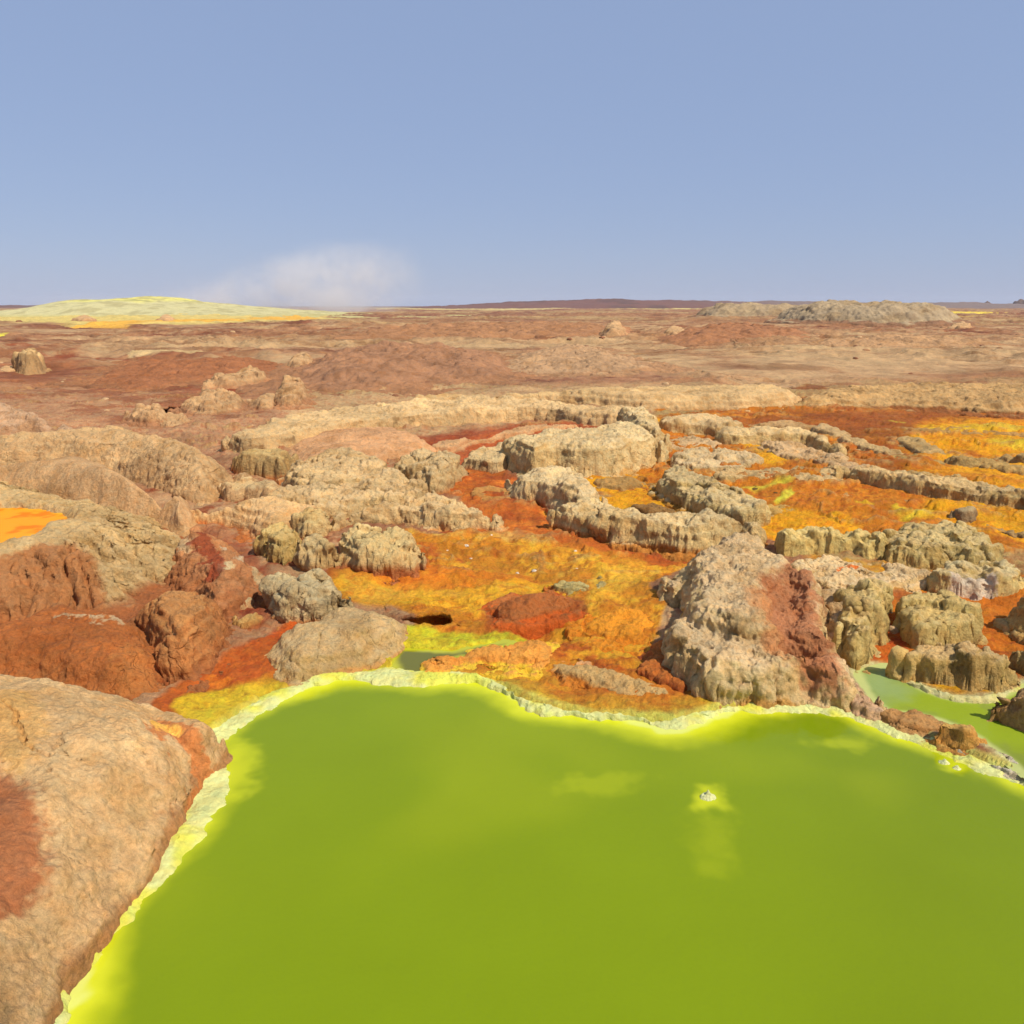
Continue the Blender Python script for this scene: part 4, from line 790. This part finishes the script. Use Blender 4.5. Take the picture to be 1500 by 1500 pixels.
# ---- left middle distance
F_('smooth_mound', 'grey pink rocky mound at the left edge in the middle distance', 'mound',
   [dict(P=[(-200,575),(-40,580),(20,586),(50,594),(80,608),(105,632),(112,645),(80,652),(20,655),(-60,665),(-200,660)], H=1.3, w=2.2, e=.75, und=.12, kn=(.05,.5))], c(198,164,134), side=c(184,146,112), base=c(176,130,94), cap=90000, rough=.07, mat=M_CRACK)
F_('rock_pillar', 'stubby rounded tan rock pillar at the far left', 'rock pillar',
   [dict(P=[(27,543),(30,528),(38,518),(48,518),(55,530),(56,544),(44,549)], H=1.2, w=.45, e=.5, kn=(.12,.6))], c(202,170,122), side=c(176,140,98), cap=30000, rough=.1)
for P, H, lab in [
  ([(303,566),(318,552),(340,546),(372,538),(382,548),(384,562),(350,570),(318,572)], .9, 'jagged tan rock cluster in the left middle distance'),
  ([(400,596),(408,578),(422,562),(436,560),(444,580),(442,600),(418,606)], 1.0, 'jagged tan rock cluster close behind the curved ridge'),
  ([(272,600),(285,584),(310,578),(345,580),(352,600),(330,612),(295,612)], .6, 'broken tan blocks right of the black hollow'),
  ([(372,600),(380,588),(398,584),(404,598),(392,608)], .6, 'small tan rock between two jagged clusters'),
  ([(424,538),(432,524),(446,520),(456,530),(452,540),(436,543)], .8, 'pointed pale rock on the brown rise at the left'),
  ([(190,612),(205,600),(232,600),(248,612),(240,625),(205,624)], .6, 'tan rock block left below the black hollow'),
  ([(232,622),(250,608),(268,612),(270,624),(250,630)], .4, 'small tan block just below the black hollow'),
  ([(4,545),(10,537),(16,538),(18,546),(10,549)], .4, 'small stone left of the stubby rock pillar'),
  ([(890,497),(896,478),(902,474),(907,484),(908,497)], 2.2, 'slim upright rock in the far centre'),
  ([(980,494),(986,482),(994,484),(998,494),(988,497)], 1.2, 'small dark rock in the far centre right'),
  ([(1395,483),(1402,474),(1412,472),(1418,480),(1410,485)], 1.8, 'lone tan boulder on the far brown plain at the right'),
  ([(112,472),(122,464),(130,466),(134,472),(124,475)], 2.2, 'dark rough boulder before the yellow hill'),
  ([(238,470),(243,462),(248,466),(252,471),(244,473)], 1.6, 'small pale cone before the yellow hill')]:
    F_('jagged_rock', lab, 'rock', [dict(P=P, H=H*(.7 if H < 1.1 else .5), w=.7*H, e=.65, kn=(.09*H,.5*H), und=.35, us=.5*H, sk=.4, sw=.9*H, back=.3)], c(200,164,122), side=c(184,144,106), base=c(176,128,92), bh=.5, cap=26000, rough=.09*H, stain=.3)
for P, H, lab, t in [
  ([(430,572),(455,540),(490,518),(560,508),(600,504),(650,508),(710,518),(750,540),(730,560),(640,568),(540,580),(470,584)], 1.2, 'rough brown rise in the middle distance behind the curved ridge', c(184,138,106)),
  ([(720,548),(760,522),(800,512),(860,508),(900,520),(950,540),(900,552),(800,556)], .9, 'pale cracked rise right of the rough brown rise', c(208,170,132)),
  ([(150,560),(200,530),(280,520),(350,522),(400,532),(380,548),(280,560),(200,572)], .6, 'low rusty rise in the left middle distance', c(180,120,82)),
  ([(480,500),(560,480),(700,474),(860,474),(900,484),(860,494),(700,498),(560,502)], 1.3, 'long brown swell in the far centre', c(184,136,98)),
  ([(970,500),(1010,482),(1060,476),(1120,478),(1180,490),(1120,502),(1040,506)], 1.4, 'rusty swell in the far centre right', c(184,130,92)),
  ([(1180,512),(1220,500),(1320,494),(1420,500),(1440,510),(1320,520)], .9, 'low pale swell at the far right', c(208,166,124))]:
    F_('rocky_rise', lab, 'rise', [dict(P=P, H=H*.6, w=3.5, e=.9, und=.45, us=2.0, kn=(.12,1.1), sw=3.0, sk=.4)], t, side=t*.9, base=mix(t, c(182,132,92), .6), bh=.5, cap=90000, rough=.09, stain=.3, tr=.3, lift=1.0)
F_('grey_hill', 'big grey craggy hump on the horizon at the right', 'rock hill',
   [dict(P=np.array([(75,198),(84,190),(96,190),(106,197),(107,215),(100,236),(84,238),(72,222),(71,208)], float), H=4.2, w=9, s=4, e=.75, und=.15, us=6, kn=(.45,3.2), k=.5)], c(190,170,140), side=c(160,138,110), base=c(160,120,90), bh=.1, cap=70000, tr=0, lift=1.0, rough=.3, stain=.5)
F_('grey_hill', 'low grey craggy hump left of the big one on the horizon', 'rock hill',
   [dict(P=np.array([(72,292),(88,284),(106,286),(112,300),(104,318),(82,320),(70,306)], float), H=4.0, w=9, s=4, e=.75, und=.2, us=6, kn=(.35,3.2), k=.6)], c(186,164,132), side=c(150,124,98), base=c(160,120,90), bh=.1, cap=60000, tr=0, lift=1.0, rough=.3, stain=.5)

# ---- pool: salt crystal lump
for X0, Y0, r_, lab in ((1037,1168,.06,'pale salt crystal lump breaking the surface in the middle of the green pool'), (1383,1117,.045,'pale salt lump in the green pool near the right hand rim, the larger of two'), (1402,1126,.035,'smaller pale salt lump just right of its twin near the pool rim')):
    p = at(X0, Y0, 0); n = 56; a = np.linspace(-1, 1, n); B, A = np.meshgrid(a, a, indexing='ij'); d = np.clip(1-np.hypot(A, B*1.3), 0, 1)
    F1, _, _ = worley((A*r_+p[0]), (B*r_+p[1]), .022, 7); zz = -.02+r_*1.1*d**.6*(1+.3*fbm(A*r_, B*r_, .03, 2, int(X0)))+.012*(1-F1)*(d > 0)
    V = np.stack([A*r_*1.25, B*r_*1.25, zz], -1).reshape(-1, 3); C = np.tile(c(236,240,180), (len(V), 1))
    o = link('salt_crystal', V, grid_faces(n, n), M_RIM, C); o.location = (p[0], p[1], 0); tag(o, lab, 'salt crystal')

# ---- white chips in the orange basin
rng = np.random.default_rng(5)
def chip(name, X0, Y0, size, col, seed, label, group, cat):
    p = at(X0, Y0, .08); zg = float(gz(p[0], p[1])); me_n = 10
    th = np.linspace(0, 2*np.pi, me_n, endpoint=False); V = [(0, 0, size*.55)]; r1 = np.random.default_rng(seed)
    for k, (rr, zz) in enumerate(((.55, .48), (.95, .22), (1., -.15))):
        for t in th: q = rr*size*(.75+.5*r1.random()); V.append((q*math.cos(t), q*math.sin(t)*.8, zz*size*(.8+.4*r1.random())))
    F = [(0, 1+i, 1+(i+1) % me_n, 1+(i+1) % me_n) for i in range(me_n)]
    T = [(0, 1+i, 1+(i+1) % me_n) for i in range(me_n)]
    for k in range(2):
        for i in range(me_n):
            a0 = 1+k*me_n+i; a1 = 1+k*me_n+(i+1) % me_n; T += [(a0, a0+me_n, a1+me_n), (a0, a1+me_n, a1)]
    o = link(name, V, T, M_RIM if col[0] > .5 else M_ROCK, np.tile(col, (len(V), 1)), smooth=False)
    o.location = (p[0], p[1], zg); o.rotation_euler = (0, 0, r1.random()*6.28); return tag(o, label, cat, group)
for i, (X0, Y0, s) in enumerate([(783,826,.05),(758,824,.035),(683,798,.045),(843,802,.03),(720,786,.025),(845,828,.025),(690,810,.03),(655,803,.03)]):
    lab = 'largest white salt chip lying on the orange basin' if i == 0 else 'small white salt chip lying on the orange basin'
    chip('salt_chip', X0, Y0, s, c(236,222,200), 50+i, lab, None if i == 0 else 'small white salt chips on the orange basin', 'salt chip')
n_ = 0
while n_ < 150:
    X0 = rng.uniform(0, 1500); Y0 = 470+rng.random()**1.3*190
    if Y0 > 600 and X0 > 480: continue
    p = at(X0, Y0, 0); s = p[1]*rng.uniform(.0016, .0045)
    chip('loose_stone', X0, Y0, s, c(*[(186,142,104), (150,104,76), (206,172,130)][n_ % 3]), 200+n_, 'small rough stone lying on the brown salt plain', 'loose stones scattered over the brown salt plain', 'stone'); n_ += 1

# ------------------------------------------------------------------ far things
def terrain(name, X0, X1, dist, depth, prof, col, seed, rough=.15, ny=40, nx=500, m=M_FAR):
    xs = np.linspace((X0-750)/FPX*dist, (X1-750)/FPX*dist, nx); yy = np.linspace(dist-depth, dist+depth, ny)
    B, A = np.meshgrid(yy, xs, indexing='ij'); Xp = 750+FPX*A/dist; t = (B-dist)/depth
    H = prof(Xp)*np.clip(1-t*t, 0, 1)**.8; s = depth*.5
    Z = H*(1+.12*fbm(A, B, s, 4, seed))+rough*fbm(A, B, s*.25, 4, seed+1)*np.clip(H, 0, 1)-.6*(H <= .02)-.3
    C = col(A.ravel(), B.ravel(), Z.ravel(), Xp.ravel())
    return tag(link(name, np.stack([A, B, Z], -1).reshape(-1, 3), grid_faces(ny, nx), m, C), kind='structure')
def prof_yh(X):
    pts = np.array([(-400,.5),(-60,1.0),(0,1.4),(60,2.4),(130,3.6),(150,6.2),(200,7.9),(235,8.3),(262,7.5),(300,6.0),(350,4.8),(400,3.4),(440,2.6),(500,1.2),(580,.3),(700,0)])
    return np.interp(X, pts[:, 0], pts[:, 1])
def col_yh(x_, y_, z_, X_):
    n = fbm(x_, y_, 14., 4, 701); n2 = fbm(x_, y_, 4., 3, 702); C = np.tile(c(206,200,150), (len(x_), 1))
    C = mixc(C, c(224,218,128), sstep(4.8, 6.6, z_+1.8*n)); C = mixc(C, c(168,164,104), .7*sstep(.2, .5, n+.5*n2)*sstep(4.5, 6, z_)); C = mixc(C, c(170,160,112), sstep(.1, .5, n2)*.6)
    return mixc(C, c(196,186,120), sstep(1.2, .4, z_)*.7)
terrain('yellow_hill', -400, 700, 360., 70., prof_yh, col_yh, 710, rough=.35, ny=110, nx=900)
def prof_r(X):
    b = np.interp(X, [-500, -100, 0, 110, 200, 600, 680, 720, 800, 900, 1000, 1100, 1200, 1400, 1500, 2000], [1, 6, 4.5, 3.5, 0, 0, 4, 9, 12, 15.5, 13, 11, 10.5, 8, 5.5, 5])
    return b*1.0+.8*fbm(X, X*0, 40., 4, 720)*(b > 1)
def col_r(x_, y_, z_, X_):
    n = fbm(x_, y_, 60., 4, 721); C = np.tile(c(122,84,74), (len(x_), 1)); C = mixc(C, c(104,74,66), sstep(0, .5, n)); return mixc(C, c(132,114,108), sstep(950, 1150, X_))
terrain('far_ridge', -500, 2000, 1500., 260., prof_r, col_r, 730, rough=2., ny=40, nx=1200)
for X0, H, lab in ((1477, 11, 'dark squarish rock knob on the skyline near the right edge'), (1428, 7, 'small dark rock knob on the skyline left of the squarish one'), (945, 6, 'tiny dark rock knob on the skyline right of the centre')):
    xx0 = (X0-750)/FPX*1490; n = 24; a = np.linspace(-1, 1, n); B, A = np.meshgrid(a, a, indexing='ij'); d = np.clip(1-np.hypot(A, B), 0, 1)
    Z = 4+H*d**.5*(1+.35*fbm(A*2, B*2, .6, 3, X0)); V = np.stack([A*H*1.4, B*H*1.4, Z], -1).reshape(-1, 3); o = link('skyline_rock', V, grid_faces(n, n), M_FAR, np.tile(c(108,86,74), (len(V), 1))); o.location = (xx0, 1500, 0); tag(o, lab, 'rock')

# ------------------------------------------------------------------ steam plume
def steam(name, x0, x1, y0, y1, z0, z1, label):
    bm_v = [(x_, y_, z_) for x_ in (x0, x1) for y_ in (y0, y1) for z_ in (z0, z1)]
    cx, cy, cz = (x0+x1)/2, (y0+y1)/2, (z0+z1)/2; V = np.array(bm_v)-np.array([cx, cy, cz])
    F = [(0,1,3,2),(4,6,7,5),(0,4,5,1),(2,3,7,6),(0,2,6,4),(1,5,7,3)]
    m = bpy.data.materials.new(name); m.use_nodes = True; n = m.node_tree.nodes; l = m.node_tree.links; n.remove(n['Principled BSDF'])
    pv = n.new('ShaderNodeVolumePrincipled'); pv.inputs['Color'].default_value = (.97, .97, .95, 1); pv.inputs['Anisotropy'].default_value = .1
    l.new(pv.outputs[0], n['Material Output'].inputs['Volume'])
    tc = n.new('ShaderNodeTexCoord'); sx_ = n.new('ShaderNodeSeparateXYZ'); l.new(tc.outputs['Generated'], sx_.inputs[0])
    def mt(op, a, b=0., c_=None, clamp=False):
        q = n.new('ShaderNodeMath'); q.operation = op; q.use_clamp = clamp
        for i, v in enumerate((a, b, c_)):
            if v is None: continue
            if isinstance(v, (int, float)): q.inputs[i].default_value = v
            else: l.new(v, q.inputs[i])
        return q.outputs[0]
    def ramp(v, a, b):
        q = n.new('ShaderNodeMapRange'); q.interpolation_type = 'SMOOTHSTEP'; q.inputs['From Min'].default_value = a; q.inputs['From Max'].default_value = b; l.new(v, q.inputs['Value']); return q.outputs[0]
    no = n.new('ShaderNodeTexNoise'); no.inputs['Scale'].default_value = .035; no.inputs['Detail'].default_value = 8; no.inputs['Roughness'].default_value = .66
    l.new(tc.outputs['Object'], no.inputs['Vector']); nz = mt('SUBTRACT', no.outputs[0], .5)
    gxx, gyy, gzz = sx_.outputs[0], sx_.outputs[1], sx_.outputs[2]
    u = mt('ADD', gxx, mt('MULTIPLY', nz, .5)); zz = mt('ADD', gzz, mt('MULTIPLY', nz, .9))
    top = mt('ADD', mt('MULTIPLY', ramp(u, .22, .85), .60), .24)         # the plume's upper edge climbs downwind
    bot = mt('MULTIPLY', ramp(u, .75, 1.05), .12)
    d1 = ramp(mt('SUBTRACT', top, zz), 0., .38); d2 = ramp(mt('SUBTRACT', zz, bot), -.12, .12)
    e1 = ramp(gxx, .0, .12); e2 = ramp(mt('SUBTRACT', 1., gxx), .02, .32); e3 = ramp(gyy, 0, .3); e4 = ramp(mt('SUBTRACT', 1., gyy), 0, .3); e5 = ramp(mt('SUBTRACT', 1., gzz), .0, .15)
    dn = mt('MULTIPLY', d1, d2)
    for e in (e1, e2, e3, e4, e5): dn = mt('MULTIPLY', dn, e)
    dn = mt('MULTIPLY', dn, mt('ADD', mt('MULTIPLY', nz, 8.0), .42, clamp=True))
    l.new(mt('MULTIPLY', dn, .046), pv.inputs['Density'])
    o = link(name, V, F, m, smooth=False); o.location = (cx, cy, cz); return tag(o, label, 'steam', kind='stuff')
steam('steam', -285, -40, 440, 540, 0.5, 54, 'pale steam plume drifting right from the yellow hill')

# ------------------------------------------------------------------ air
def haze(dens):
    V = np.array([(x_, y_, z_) for x_ in (-6200, 6200) for y_ in (-60, 7200) for z_ in (-6, 75)], float)
    F = [(0,1,3,2),(4,6,7,5),(0,4,5,1),(2,3,7,6),(0,2,6,4),(1,5,7,3)]
    m = bpy.data.materials.new('haze'); m.use_nodes = True; n = m.node_tree.nodes; l = m.node_tree.links; n.remove(n['Principled BSDF'])
    pv = n.new('ShaderNodeVolumePrincipled'); pv.inputs['Color'].default_value = (.80, .88, 1., 1); pv.inputs['Density'].default_value = dens
    l.new(pv.outputs[0], n['Material Output'].inputs['Volume']); o = link('haze', V, F, m, smooth=False); tag(o, 'thin bluish haze over the salt plain', 'haze', kind='stuff')
haze(.00009)
